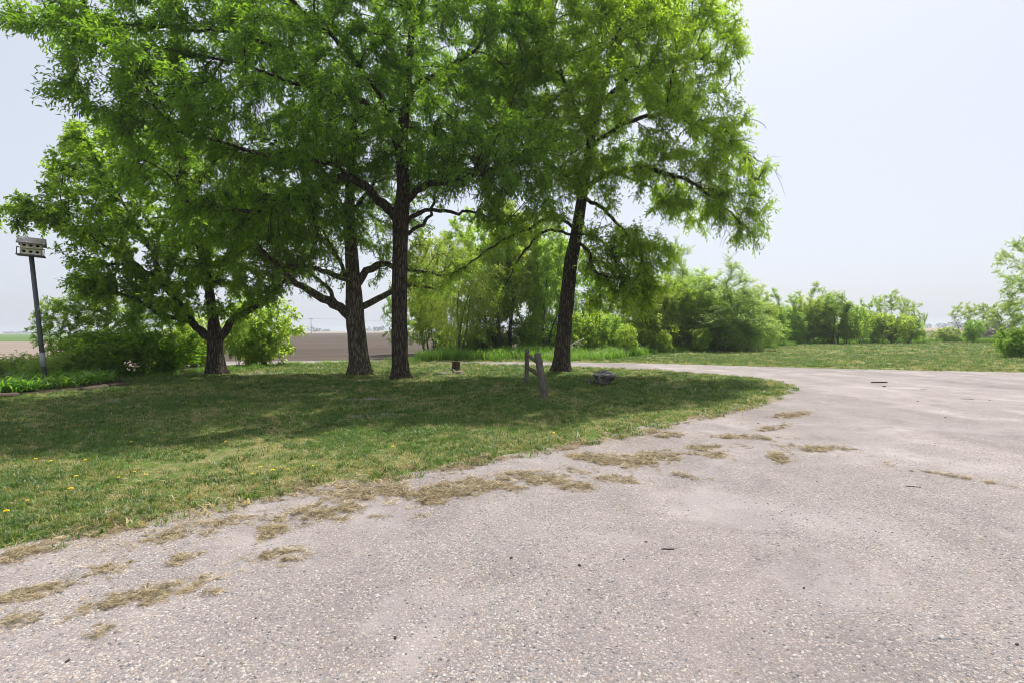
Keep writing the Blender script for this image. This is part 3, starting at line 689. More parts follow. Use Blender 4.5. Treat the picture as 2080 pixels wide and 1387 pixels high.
# maple at the left
D4 = 17.8
b4 = on_ground(437, D4)
tr4 = [(*b4, .29)] + pl([(437, 715, D4, .25), (437, 690, D4, .25), (432, 640, D4, .16), (420, 560, D4, .13), (400, 480, D4, .10), (380, 390, D4, .06), (370, 310, D4, .025)])
lb4 = [pl([(433, 690, D4, .17), (408, 672, D4, .135), (380, 640, D4 - .2, .11), (340, 590, D4 - .5, .10), (280, 540, D4 - .8, .07), (200, 490, D4 - .9, .045), (110, 450, D4 - 1, .025), (40, 425, D4 - 1, .012)]),
       pl([(441, 692, D4, .17), (458, 672, D4, .14), (478, 645, D4 - .2, .115), (520, 624, D4 - .5, .09), (555, 595, D4 - .8, .06), (590, 560, D4 - 1, .03)]),
       pl([(400, 655, D4, .09), (330, 640, D4 - .8, .07), (260, 600, D4 - 1.4, .045), (190, 580, D4 - 1.6, .02)]),
       pl([(340, 590, D4 - .5, .07), (290, 480, D4, .055), (230, 380, D4, .04), (180, 310, D4, .02)]),
       pl([(425, 590, D4, .09), (470, 510, D4 + .6, .07), (500, 430, D4 + 1, .04), (520, 350, D4 + 1.2, .02)]),
       pl([(280, 540, D4 - .8, .05), (200, 540, D4 - 1.2, .04), (170, 590, D4 - 1.2, .02)])]
en4 = [pe(340, 420, D4 + .3, 190, 170, 3.4), pe(95, 430, D4 - 1, 80, 32, 1.1), pe(190, 315, D4, 62, 60, 1.2), pe(220, 550, D4 - 1.2, 80, 62, 1.6), pe(430, 590, D4 - .4, 140, 62, 2), pe(560, 470, D4 + .3, 110, 90, 1.8), pe(200, 430, D4 - .5, 90, 90, 2), pe(30, 440, D4 - 1, 40, 30, .6)]
big_tree('maple_tree', 'broad maple at left with a short forked trunk and leafy branches reaching over the birdhouse', 'tree', b4, tr4, lb4, en4, 41,
         M['leaf_maple'], M['bark_ash'], dens=10.0, gap=.29, per=7, nleaf=10, kill=.32, clump=.55, floor=.75, extra=[(pix(60, 432, D4 - 1), (1.3, .9, .7), 6), (pix(180, 310, D4), (1.1, 1.2, 1.1), 4), (pix(230, 560, D4 - 1.2), (1.4, 1.2, 1.0), 4), (pix(540, 480, D4), (1.8, 1.5, 1.3), 3)], step=.24, infl=4, size=(.07, .11), width=.68, droop=.5, shootL=(.2, .38), twig=.003)

# smaller trees and shrubs: a few built once, then copied with their parts
def small_tree(seed, H, stems, ells, leaf, bark, dens, per, nleaf, size, width, thin=.014, droop=.3, kill=.4, step=.22, gap=.36, shootL=(.2, .4), up=.15, r0=.06, trop=(0, 0, .05), infl=2.2, stemh=.6):
    t = Tree(seed); t.stout = 9
    for k in range(stems):
        a = t.rng.uniform(0, 6.28); sp = (0 if stems == 1 else .10 * H); top = (.72 if stems == 1 else stemh) * H
        p0 = np.array([math.cos(a), math.sin(a), 0]) * (.03 * H if stems > 1 else 0)
        pts = [(*(p0 + np.array([math.cos(a), math.sin(a), 0]) * sp * f ** 1.3 + np.array([0, 0, top * f]) + (t.rng.normal(0, .02 * H, 3) if 0 < f else 0)), r0 * (1 - .75 * f) / (1 if stems == 1 else 1.5)) for f in (0, .25, .5, .75, 1)]
        t.chain(pts, .2, .012, attach=False)
    A = env_points(t.rng, ells, dens, seed, gap)
    t.colonize(A, step, infl, kill, 60, trop, jit=.16, minz=.1)
    t.radii(.004)
    # several stems: each start is a root of its own
    parts = MB(); 
    roots = [i for i, p in enumerate(t.par) if p < 0]
    kids = [[] for _ in range(len(t.P))]
    for i, p in enumerate(t.par):
        if p >= 0: kids[p].append(i)
    starts = list(roots)
    while starts:
        i = starts.pop(); ch = [t.par[i]] * (t.par[i] >= 0) + [i]
        while kids[ch[-1]]:
            ks = kids[ch[-1]]; k = max(ks, key=lambda q: (t.fix[q] > 0, t.r[q])); starts += [q for q in ks if q != k]; ch.append(k)
        if len(ch) < 2: continue
        P = t.P[ch].copy(); rr = t.r[ch].copy(); rr[0] = min(rr[0], rr[1] * 1.2)
        if t.par[i] < 0: P[0, 2] -= .15; rr[0] *= 1.35
        parts.tube(P, rr, 8 if rr.max() > .04 else 5 if rr.max() > .015 else 3, False)
    b, d, L = t.shoots(thin, per, shootL, up, None, .4)
    V, T, ti = spray(t.rng, b, d, L, nleaf, size, width, droop, parts, .0028, seed)
    return (parts.mesh('trunk', bark, True), mesh_from('crown', V, [T], leaf, False, {'tint': ti}), H, len(V) // 4)
E = lambda x, y, z, rx, ry, rz: ((x, y, z), (rx, ry, rz))
PROTO = {
 'round1': small_tree(101, 6, 3, [E(0, 0, 3.4, 1.5, 1.5, 2.3), E(.5, .3, 4.6, 1.0, 1.0, 1.3), E(-.6, -.3, 2.2, 1.2, 1.2, 1.3)], M['leaf_mid'], M['bark_thin'], 11, 4, 7, (.10, .16), .5, kill=.32, gap=.40, up=.3),
 'round2': small_tree(102, 6, 4, [E(0, 0, 3.2, 1.6, 1.6, 2.4), E(-.5, .2, 4.9, .8, .8, 1.0), E(.7, 0, 2.0, 1.1, 1.2, 1.2)], M['leaf_light'], M['bark_thin'], 11, 4, 7, (.10, .16), .5, kill=.32, gap=.40, up=.3),
 'slim1': small_tree(103, 6, 1, [E(0, 0, 1.5, 1.45, 1.45, 1.3), E(0, 0, 3.3, 1.0, 1.0, 1.3), E(.1, 0, 4.5, .6, .6, 1.0), E(.05, 0, 5.5, .28, .28, .7)], M['leaf_grey'], M['bark_grey'], 24, 5, 9, (.06, .10), .45, kill=.27, up=.5, trop=(0, 0, .16), shootL=(.3, .6), gap=.38),
 'slim2': small_tree(104, 6, 2, [E(0, 0, 1.2, 1.2, 1.2, 1.0), E(.1, 0, 2.4, 1.2, 1.2, 1.4), E(-.25, .1, 3.6, .85, .85, 1.2), E(.25, -.1, 4.6, .55, .55, 1.0), E(-.1, 0, 5.4, .3, .3, .7)], M['leaf_light'], M['bark_thin'], 24, 5, 8, (.08, .13), .5, kill=.27, up=.45, trop=(0, 0, .16), shootL=(.3, .55), gap=.38),
 'slim3': small_tree(123, 6, 4, [E(.1, 0, 1.4, 1.4, 1.3, 1.2), E(.5, 0, 3.0, .8, .9, 1.5), E(-.5, .1, 3.5, .7, .8, 1.5), E(.1, .3, 4.5, .5, .5, 1.1), E(-.7, -.1, 4.9, .3, .3, .8), E(.6, 0, 5.0, .3, .3, .8)], M['leaf_mid'], M['bark_thin'], 24, 5, 8, (.08, .13), .5, kill=.27, up=.45, trop=(0, 0, .16), shootL=(.3, .55), gap=.38),
 'bush1': small_tree(105, 2.5, 6, [E(0, 0, 1.25, 1.25, 1.25, 1.2), E(.5, .2, 1.7, .7, .7, .7)], M['leaf_light'], M['bark_thin'], 24, 4, 6, (.10, .15), .6, kill=.24, gap=.38, r0=.03, stemh=.5),
 'bush2': small_tree(106, 2.5, 7, [E(0, 0, 1.2, 1.4, 1.3, 1.15), E(-.5, .1, 1.8, .6, .6, .6)], M['leaf_mid'], M['bark_thin'], 24, 4, 6, (.10, .15), .6, kill=.24, gap=.38, r0=.03, stemh=.5),
 'sapling1': small_tree(107, 6, 2, [E(0, 0, 4.5, 1.3, 1.3, 1.4), E(.6, 0, 5.2, .8, .8, .7), E(-.5, .2, 3.6, .8, .8, .7)], M['leaf_grey'], M['bark_thin'], 14, 4, 6, (.10, .15), .5, gap=.42, kill=.3),
 'sapling2': small_tree(108, 6, 1, [E(0, 0, 4.4, 1.0, 1.0, 1.5), E(-.3, 0, 3.2, .9, .9, .6)], M['leaf_mid'], M['bark_thin'], 30, 4, 7, (.10, .15), .5, gap=.34, kill=.27),
 'willow': small_tree(109, 7, 3, [E(0, 0, 4.0, 2.6, 2.2, 2.8), E(1.6, -.4, 3.2, 1.7, 1.6, 1.6), E(-1.2, -.3, 2.6, 1.4, 1.4, 1.5)], M['leaf_willow'], M['bark_grey'], 2.6, 4, 14, (.07, .11), .25, droop=1.2, shootL=(.5, 1.0), up=-.6, r0=.11),
 'tall1': small_tree(110, 8, 1, [E(0, 0, 5.2, 1.7, 1.7, 2.8), E(.5, 0, 3.2, 1.4, 1.4, 1.4), E(-.8, .3, 4.2, 1.2, 1.2, 1.3)], M['leaf_light'], M['bark_ash'], 12, 5, 7, (.10, .17), .55, r0=.15, gap=.36, kill=.34),
 'tall2': small_tree(111, 8, 3, [E(0, 0, 5.0, 1.9, 1.7, 2.8), E(-.6, .4, 3.0, 1.5, 1.5, 1.5)], M['leaf_mid'], M['bark_grey'], 12, 5, 7, (.10, .17), .55, r0=.11, gap=.36, kill=.34),
 'elm': small_tree(113, 7, 2, [E(0, 0, 4.0, 2.0, 2.0, 2.9), E(-1.0, 0, 2.6, 1.6, 1.6, 1.8), E(-.4, -.3, 1.2, 1.6, 1.4, 1.0)], M['leaf_grey'], M['bark_grey'], 11, 5, 8, (.07, .10), .5, r0=.12, gap=.40, kill=.32),
}
def juniper(seed, H, W):
    rng = np.random.default_rng(seed); t = Tree(seed); mb = MB()
    mb.tube([(0, 0, -.1), (0, 0, H * .5), (0, 0, H * .95)], [.09, .05, .01], 7)
    n = 2600; z = rng.random(n) ** 1.3 * H * .95 + .1; a = rng.uniform(0, 6.28, n); rr = W * (1 - z / H) ** .75 * rng.uniform(.3, 1.05, n)
    b = np.stack([np.cos(a) * rr * .6, np.sin(a) * rr * .6, z], 1); d = np.stack([np.cos(a), np.sin(a), rng.uniform(.1, .7, n)], 1); d /= np.linalg.norm(d, axis=1)[:, None]
    V, T, ti = spray(rng, b, d, rr * .5 + .1, 9, (.06, .12), .28, .1, None, 0, seed)
    return (mb.mesh('trunk', M['bark_ash'], True), mesh_from('crown', V, [T], M['needle'], False, {'tint': ti}), H, n)
PROTO['juniper'] = juniper(112, 4, 1.0)
for k, v in PROTO.items(): print(k, v[3], len(v[0].polygons))
CATS = {'bush1': 'shrub', 'bush2': 'shrub'}
def plant(kind, name, px, D, H, label, rz=0, wid=1.0, leaf=None, group=None, cat=None):
    tm, cm, H0, _ = PROTO[kind]
    x = xat(px, D); root = thing(name, label, cat or CATS.get(kind, 'tree'), (x, D, gz(x, D) - .02), rz, group)
    s = H / H0; root.scale = (s * wid, s * wid, s)
    link('trunk', tm, root)
    c = link('crown', cm, root); c['kind'] = 'stuff'
    if leaf: c.material_slots[0].link = 'OBJECT'; c.material_slots[0].material = M[leaf]
    return root
GW = 'trees of the wood behind the lawn'; GR = 'trees in the row beyond the mown grass'; GF = 'saplings at the far end of the tree row'; GL = 'shrubs at the left edge of the lawn'; GU = 'bushes along the foot of the wood'
PL = [
 ('willow', 'willow_tree', 925, 27.5, 7.2, 'yellow-green willow with drooping shoots right of the middle trunk', 2.6, 1.0, None, GW),
 ('tall2', 'tree', 868, 29, 5.0, 'light green tree with several thin stems close right of the middle trunk', .4, .8, 'leaf_light', GW),
 ('juniper', 'evergreen_tree', 897, 31, 3.6, 'dark narrow evergreen under the willow', 0, .8, None, GW),
 ('juniper', 'evergreen_tree', 985, 31.5, 4.6, 'broader dark evergreen between the willow and the two dark trunks', 2, 1.2, None, GW),
 ('tall1', 'tree', 1017, 29.5, 9.4, 'slender tree with a dark upright trunk, left one of a close pair behind the posts', 1, .75, None, GW),
 ('tall1', 'tree', 1037, 30.2, 8.8, 'slender dark-trunked tree, right one of a close pair behind the posts', 3.1, .75, 'leaf_willow', GW),
 ('tall2', 'tree', 1078, 34, 9.4, 'mid green tree in the wood midway between the close pair and the leaning trunk', 2.2, .9, None, GW),
 ('tall2', 'tree', 1108, 31, 9.2, 'grey-stemmed tree with pale leaves close left of the leaning trunk', 5, .8, 'leaf_light', GW),
 ('round1', 'tree', 1155, 36, 8.2, 'dark leafy tree hidden partly behind the leaning trunk', 1.5, 1, None, GW),
 ('tall1', 'tree', 955, 37, 10.2, 'tall tree standing behind the willow', 4, 1, 'leaf_light', GW),
 ('tall2', 'tree', 872, 39, 9.6, 'tree at the back of the wood seen between the middle trunk and the willow', 1, 1, 'leaf_willow', GW),
 ('round1', 'tree', 806, 33, 4.3, 'round dark green tree half hidden by the middle trunk at the field edge', 2, .8, 'leaf_maple', GW),
 ('bush2', 'bush', 935, 30, 2.0, 'low green bush under the right side of the willow', 0, 1.2, None, GU),
 ('bush2', 'bush', 1000, 31, 1.8, 'low bush at the foot of the close pair of trunks', 1, 1.2, 'leaf_maple', GU),
 ('bush1', 'bush', 1068, 30.5, 2.3, 'pale leafy bush behind the wooden posts', 2, 1.0, 'leaf_mid', GU),
 ('bush2', 'bush', 1120, 33, 2.6, 'bush in the shade left of the leaning trunk', 3, 1.2, 'leaf_maple', GU),
 ('bush1', 'bush', 1193, 29.5, 2.6, 'bright yellow-green bush just right of the leaning trunk', 3, .85, 'leaf_light', GU),
 ('bush1', 'bush', 1243, 30.5, 2.5, 'rounded bright green bush second to the right of the leaning trunk', 4, 1.0, None, GU),
 ('bush1', 'bush', 1273, 28.5, 1.7, 'small pale bush standing in front of the tree row', 5, .7, 'leaf_light', GU),
 ('slim3', 'tree', 1222, 36, 6.2, 'green tree behind the two bright bushes', 1, 1.1, 'leaf_mid', GR),
 ('slim2', 'tree', 1292, 32.5, 5.4, 'slim tree with a thin dark stem at the left end of the tree row', 0, 1.4, None, GR),
 ('slim3', 'tree', 1328, 33.5, 5.4, 'bushy tree second in the row from the left end', 1, 1.3, 'leaf_willow', GR),
 ('slim1', 'elm_tree', 1377, 38, 8.3, 'tall airy grey-green elm rising above the row', 2, .95, None, GR),
 ('slim3', 'tree', 1362, 34.5, 5.8, 'full light green tree below the tall airy elm', 3, 1.3, 'leaf_willow', GR),
 ('slim3', 'tree', 1412, 35.5, 6.1, 'dense tree just right of the tall airy elm', 5, 1.35, 'leaf_mid', GR),
 ('slim2', 'tree', 1443, 34, 5.0, 'upright light tree between the dense tree and the pointed elm', 4, 1.5, 'leaf_light', GR),
 ('slim1', 'elm_tree', 1480, 33, 6.2, 'pointed elm with a clear narrow top in the middle of the row', 0, 1.45, 'leaf_grey', GR),
 ('slim1', 'tree', 1518, 33.5, 4.6, 'spreading pale grey-green tree on the right side of the pointed elm', 2, 1.7, 'leaf_grey', GR),
 ('slim2', 'tree', 1548, 39, 4.9, 'dark green tree at the row corner right of the pale spreading one', 3, 1.3, None, GR),
 ('slim2', 'tree', 1570, 43, 4.9, 'narrow tree at the bend of the row', 1, 1.2, 'leaf_mid', GR),
 ('bush2', 'bush', 1345, 31.5, 1.4, 'bush at the foot of the row below the airy elm', 1, .8, 'leaf_light', GU),
 ('bush1', 'bush', 1425, 31.8, 1.5, 'pale bush at the foot of the row between two dark stems', 2, .7, 'leaf_light', GU),
 ('bush2', 'bush', 1500, 31.8, 1.1, 'bush under the pointed elm reaching the grass', 3, .7, 'leaf_light', GU),
 ('slim2', 'tree', 1605, 46.5, 4.6, 'first tree right of the gap in the row', 0, 1.3, 'leaf_mid', GR),
 ('slim3', 'tree', 1637, 47.5, 5.2, 'tree in the far group with several thin stems showing', 2, 1.3, 'leaf_light', GR),
 ('slim2', 'tree', 1660, 48.5, 5.9, 'tallest leafy tree of the far group', 4, 1.2, 'leaf_mid', GR),
 ('slim3', 'tree', 1697, 46.5, 5.6, 'second tall tree of the far group with a feathered top', 1, 1.3, 'leaf_mid', GR),
 ('slim3', 'tree', 1722, 47, 4.5, 'rounded tree on the right side of the far group', 5, .9, None, GR),
 ('round1', 'tree', 1748, 45.5, 3.6, 'low tree at the right end of the far group', 3, .9, 'leaf_light', GR),
 ('slim3', 'tree', 1308, 40, 6.2, 'tree standing behind the slim tree at the left end of the row', 2, 1.2, 'leaf_mid', GR),
 ('slim2', 'tree', 1345, 41, 6.6, 'tree at the back of the row between the bushy tree and the airy elm', 1, 1.2, 'leaf_light', GR),
 ('slim2', 'tree', 1392, 40, 6.3, 'dark-centred tree at the back of the row right of the airy elm', 4, 1.2, 'leaf_mid', GR),
 ('slim2', 'tree', 1428, 39, 6.2, 'tree at the back of the row left of the pointed elm', 3, 1.5, 'leaf_light', GR),
 ('slim3', 'tree', 1462, 38, 5.4, 'tree close behind the pointed elm on its left', 5, 1.2, 'leaf_willow', GR),
 ('slim3', 'tree', 1500, 36.5, 4.9, 'leafy tree pressed against the right side of the pointed elm', 1, 1.5, 'leaf_light', GR),
 ('slim3', 'tree', 1533, 41, 5.0, 'rounded tree filling the corner of the row', 2, 1.2, 'leaf_mid', GR),
 ('slim3', 'tree', 1590, 50, 4.4, 'first tree of the far group, behind its left edge', 4, 1.4, 'leaf_light', GR),
 ('slim2', 'tree', 1622, 53, 5.4, 'tree at the back of the far group near its left end', 2, 1.2, 'leaf_mid', GR),
 ('slim3', 'tree', 1680, 53, 5.9, 'tree at the back of the far group between its two tallest', 1, 1.2, 'leaf_mid', GR),
 ('slim3', 'tree', 1735, 51, 4.2, 'tree at the back of the far group near its right end', 3, 1.4, 'leaf_light', GR),
 ('bush1', 'bush', 1775, 48, 3.0, 'bright bush below the first sparse sapling', 0, .9, 'leaf_light', GU),
 ('bush1', 'bush', 1812, 46.5, 2.8, 'yellow-green bush below the cluster of sparse saplings', 2, 1.0, 'leaf_willow', GU),
 ('bush1', 'bush', 1846, 47.5, 2.6, 'bright bush at the right end of the low bushes', 4, 1.0, 'leaf_light', GU),
 ('sapling2', 'sapling_tree', 1768, 61, 5.6, 'sparse sapling with a small round top, first of the far cluster', 0, 1, None, GF),
 ('sapling1', 'sapling_tree', 1799, 62, 6.5, 'tallest sparse sapling of the far cluster', 1, 1, None, GF),
 ('sapling1', 'sapling_tree', 1834, 63, 5.9, 'sparse twin-stemmed sapling right of the tallest one', 3, .9, None, GF),
 ('sapling2', 'sapling_tree', 1857, 60, 4.9, 'thin leaning sapling near the field', 5, .9, 'leaf_grey', GF),
 ('sapling1', 'sapling_tree', 1872, 54, 3.6, 'small wispy sapling standing alone against the ploughed strip', 4, .7, None, GF),
 ('sapling1', 'sapling_tree', 1955, 51, 4.3, 'single sapling with a tufted top left of the brush pile', 2, 1.3, None, GF),
 ('bush1', 'bush', 1976, 46, 2.2, 'upright green bush in front of the brush pile', 1, .7, 'leaf_mid', GU),
 ('bush2', 'bush', 1922, 49, 1.5, 'low scrubby bush left of the single sapling', 1, 1.4, 'leaf_grey', GU),
 ('round1', 'tree', 2003, 72, 5.0, 'grey-green tree behind the brush pile', 1, 1.1, 'leaf_grey', GF),
 ('round2', 'tree', 2040, 62, 5.0, 'leafy tree between the brush pile and the right-hand elm', 2, 1.3, 'leaf_grey', GF),
 ('elm', 'elm_tree', 2142, 25.5, 7.4, 'big airy elm at the right edge of the photo', .6, 1.0, None, None),
 ('bush2', 'bush', 2062, 24.5, 1.5, 'dark low shrub at the foot of the right-hand elm', 2, .9, 'leaf_maple', GU),
 ('round2', 'tree', 120, 18, 3.0, 'leafy shrub nearest the birdhouse post', 0, 1.0, 'leaf_mid', GL),
 ('round1', 'tree', 185, 18.6, 3.5, 'shrub second from the birdhouse post', 2, 1.1, 'leaf_mid', GL),
 ('round2', 'tree', 245, 19.2, 3.7, 'bright shrub in the middle of the left thicket', 1, 1.0, 'leaf_mid', GL),
 ('round1', 'tree', 297, 18.3, 3.3, 'small dark-stemmed tree in the left thicket', 4, 1.0, 'leaf_maple', GL),
 ('round2', 'tree', 350, 20, 3.2, 'pale shrub at the right side of the left thicket', 3, 1.1, None, GL),
 ('bush1', 'bush', 398, 22, 2.5, 'yellow-green bush seen left of the maple trunk', 2, 1.0, 'leaf_light', GL),
 ('round1', 'tree', 482, 21, 2.6, 'thin shrub right of the maple trunk', 1, .7, 'leaf_mid', GL),
 ('bush1', 'bush', 537, 22.3, 3.1, 'bright yellow-green bush standing before the dark field', 3, .85, 'leaf_light', GL),
 ('bush1', 'bush', 512, 23, 2.4, 'smaller bright bush tucked against the one before the dark field', 5, .8, 'leaf_light', GL),
 ('bush2', 'bush', 215, 17.0, 1.6, 'low bush in the shade behind the flower bed', 5, 1.4, 'leaf_maple', GL),
 ('bush2', 'bush', 340, 18.6, 1.5, 'low bush in deep shade left of the maple trunk', 1, 1.4, 'leaf_maple', GL),
]
for p in PL: plant(p[0], p[1], *p[2:5], p[5], p[6], p[7], p[8], p[9])

# distant woods: seen as one mass
def far_woods(name, runs, seed):
    rng = np.random.default_rng(seed); mb = MB()
    for x0, x1, y, h in runs:
        n = int((x1 - x0) / 7)
        for i in range(n):
            c = np.array([x0 + (x1 - x0) * (i + rng.random()) / n, y + rng.uniform(-25, 25), FIELD_Z]); hh = h * rng.uniform(.55, 1.15); ww = rng.uniform(4, 8)
            k = 40; v = rng.normal(0, 1, (k, 3)); v /= np.linalg.norm(v, axis=1)[:, None]
            p = c + np.array([0, 0, hh * .5]) + v * np.array([ww, ww, hh * .5]) * rng.uniform(.5, 1, (k, 1))
            e = rng.normal(0, 1, (k, 2, 3)) * np.array([1.3, 1.3, 1.0])
            V = np.stack([p, p + e[:, 0], p + e[:, 0] + e[:, 1], p + e[:, 1]], 1).reshape(-1, 3)
            V[:, 2] = np.maximum(V[:, 2], FIELD_Z - .2)
            mb.add(V, np.arange(k * 4).reshape(k, 4))
    return tag(mb.build(name, M['far_tree']), 'distant line of hazy blue-green woods along the horizon', 'woods', kind='stuff')
far_woods('far_woods', [(xat(596, 900), xat(640, 900), 900, 10), (xat(640, 1000), xat(672, 1000), 1000, 6), (xat(742, 900), xat(790, 900), 900, 9), (xat(1860, 900), xat(2010, 900), 900, 9),
                        (xat(1930, 700), xat(1965, 700), 700, 12), (xat(0, 1200), xat(120, 1200), 1200, 5), (xat(2010, 800), xat(2300, 800), 800, 9), (xat(-500, 900), xat(-50, 900), 900, 9)], 5)
# utility pole far off
up_ = thing('utility_pole', 'tiny utility pole on the horizon left of the thick pale-barked trunk', 'utility pole', (xat(632, 300), 300, FIELD_Z))
m = MB(); m.tube([(0, 0, 0), (0, 0, 9.5)], [.2, .14], 8); m.build('pole', M['pole_wood'], up_)
m = MB(); m.box((0, 0, 8.8), (1.3, .08, .1)); m.build('crossarm', M['pole_wood'], up_)
for sx in (-1.2, 1.2):
    m = MB(); X = np.linspace(-90, 90, 25); m.tube(np.stack([X, np.full(25, sx * .2), 8.9 - 1.6 * np.sin((X + 90) / 90 * math.pi) ** 2 + sx * .1], 1), np.full(25, .018), 3); m.build('wire', M['pole_wood'], up_)

# ------------------------------------------------------------------ scattered stuff (geometry nodes)
def scatter(name, P, rot, scl, tint, idx, protos, label, cat):
    col = bpy.data.collections.new(name + '_pieces')
    for i, me in enumerate(protos):
        o = bpy.data.objects.new('%s_piece_%02d' % (name, i), me); col.objects.link(o)
    me = bpy.data.meshes.new(name); me.vertices.add(len(P)); me.vertices.foreach_set('co', np.asarray(P, np.float32).ravel())
    a = me.attributes.new('rot', 'FLOAT_VECTOR', 'POINT'); a.data.foreach_set('vector', np.asarray(rot, np.float32).ravel())
    a = me.attributes.new('scl', 'FLOAT', 'POINT'); a.data.foreach_set('value', np.asarray(scl, np.float32))
    a = me.attributes.new('tint', 'FLOAT', 'POINT'); a.data.foreach_set('value', np.asarray(tint, np.float32))
    a = me.attributes.new('idx', 'INT', 'POINT'); a.data.foreach_set('value', np.asarray(idx, np.int32))
    o = link(name, me); me.materials.append(protos[0].materials[0])
    g = bpy.data.node_groups.new(name, 'GeometryNodeTree')
    g.interface.new_socket('Geometry', in_out='INPUT', socket_type='NodeSocketGeometry'); g.interface.new_socket('Geometry', in_out='OUTPUT', socket_type='NodeSocketGeometry')
    gi, go = g.nodes.new('NodeGroupInput'), g.nodes.new('NodeGroupOutput')
    ip = g.nodes.new('GeometryNodeInstanceOnPoints'); ci = g.nodes.new('GeometryNodeCollectionInfo')
    ci.inputs['Collection'].default_value = col; ci.inputs['Separate Children'].default_value = True; ci.inputs['Reset Children'].default_value = True
    def na(nm, ty):
        n = g.nodes.new('GeometryNodeInputNamedAttribute'); n.data_type = ty; n.inputs['Name'].default_value = nm; return n.outputs['Attribute']
    e2r = g.nodes.new('FunctionNodeEulerToRotation'); g.links.new(na('rot', 'FLOAT_VECTOR'), e2r.inputs[0])
    g.links.new(gi.outputs[0], ip.inputs['Points']); g.links.new(ci.outputs[0], ip.inputs['Instance'])
    ip.inputs['Pick Instance'].default_value = True
    g.links.new(na('idx', 'INT'), ip.inputs['Instance Index']); g.links.new(e2r.outputs[0], ip.inputs['Rotation']); g.links.new(na('scl', 'FLOAT'), ip.inputs['Scale'])
    g.links.new(ip.outputs[0], go.inputs[0])
    md = o.modifiers.new('scatter', 'NODES'); md.node_group = g
    print(name, len(P))
    return tag(o, label, cat, kind='stuff')

def blades(seed, n, h, w, lean, rad, mat, seg=2, flat=False):
    """a tuft of grass blades"""
    rng = np.random.default_rng(seed); V = []; T = []; Q = []
    for i in range(n):
        a = rng.uniform(0, 6.28); r = rad * math.sqrt(rng.random()); p = np.array([math.cos(a) * r, math.sin(a) * r, 0])
        a2 = rng.uniform(0, 6.28); d = np.array([math.cos(a2), math.sin(a2), 0]); hh = h * rng.uniform(.45, 1.1); l = lean * rng.uniform(.3, 1.4) * hh
        s = np.array([-d[1], d[0], 0]) * w * rng.uniform(.6, 1.2)
        b = len(V)
        if flat:
            z = rng.uniform(0, 1) ** 1.5 * rad * .22; tl = rng.uniform(-.35, .35); d = np.array([d[0], d[1], tl]); L = h * rng.uniform(.5, 1.3); bend = np.array([-d[1], d[0], .3]) * L * rng.uniform(-.25, .25)
            p = p + np.array([0, 0, z + .002]); s = s + np.array([0, 0, w * rng.uniform(-.7, .7)])
            V += [p - s * .5, p + s * .5, p + d * L * .5 + bend + s * .5, p + d * L * .5 + bend - s * .5, p + d * L]
        else:
            m_ = p + d * l * .35 + np.array([0, 0, hh * .6]); t_ = p + d * l * 1.1 + np.array([0, 0, hh * (1 - .25 * lean)])
            V += [p - s * .5 - np.array([0, 0, .012]), p + s * .5 - np.array([0, 0, .012]), m_ + s * .42, m_ - s * .42, t_]
        Q.append([b, b + 1, b + 2, b + 3]); T.append([b + 3, b + 2, b + 4])
    return mesh_from('tuft', V, [np.array(Q), np.array(T)], mat)
rng = np.random.default_rng(77)
short = [blades(200 + i, 14, .05, .0045, .8, .05, M['grass']) for i in range(4)] + [blades(210 + i, 9, .055, .010, 1.2, .045, M['grass']) for i in range(2)] + [blades(220 + i, 16, .07, .003, .0, .06, M['grass'], flat=True) for i in range(2)]
P, S, TI, IX = [], [], [], []
bands = [(2.6, 4, 1250), (4, 5.5, 950), (5.5, 8, 560), (8, 12, 300), (12, 18, 150), (18, 28, 55), (28, 50, 14)]
for d0, d1, dn in bands:
    hw = d1 * 1.12 + 1; n = int((d1 - d0) * 2 * hw * dn)
    x = rng.uniform(-hw, hw, n); y = rng.uniform(d0, d1, n)
    sd = drive_sd(x, y) + (vnoise(x * 2.3, y * 2.3, 0, 3) - .5) * .34 * np.clip(14 / (y + 3), .2, 1) + (vnoise(x * 9, y * 9, 0, 4) - .5) * .16
    edge = .55 + .45 * (vnoise(x * 3, y * 3, 0, 31) > .42)
    k = (sd > rng.normal(.02, .07, n)) & (y < land_back(x) + 1)
    green = fbm(x * .55, y * .55, 0, 61, 4); fine = vnoise(x * 3.2, y * 3.2, 0, 62)
    dens = np.clip(.25 + 2.2 * (fine * .55 + green * .6 - .28), .15, 1) * np.where(sd < .25, .75, 1)
    # worn soil round the wooden posts
    worn = np.exp(-(((x - .6) / 1.5) ** 2 + ((y - 11.2) / 1.3) ** 2)); dens *= 1 - .6 * worn
    k &= rng.random(n) < dens
    x, y, g, f, sd = x[k], y[k], green[k], fine[k], sd[k]
    dry = np.clip(.36 - 1.9 * (g * .6 + f * .4 - .5) + .45 * np.exp(-np.clip(sd, 0, 9) / .55), 0, 1)
    ti = np.where(rng.random(len(x)) < dry * .75, rng.uniform(.66, .98, len(x)), np.clip(rng.normal(.36, .16, len(x)), 0, .66))
    ix = np.where(ti > .7, rng.choice([6, 7, 0, 1], len(x)), rng.choice([0, 1, 2, 3, 4, 5], len(x), p=[.2, .2, .2, .2, .1, .1]))
    sc = rng.uniform(.65, 1.2, len(x)) * (1 if d0 < 8 else 1.25 if d0 < 12 else 1.6 if d0 < 18 else 2.1 if d0 < 28 else 3.0)
    sc *= np.where(ix < 6, 1, .9)
    P.append(np.stack([x, y, ground_h(x, y)], 1)); S.append(sc); TI.append(ti); IX.append(ix)
n = 60000; x = rng.uniform(-9, 12, n); y = rng.uniform(2.6, 15, n); sd = drive_sd(x, y); k = (np.abs(sd - .02) < .22) & (vnoise(x * 2.6, y * 2.6, 0, 33) > .52) & (np.abs(x) < y * 1.15 + 1) & (rng.random(n) < .75)
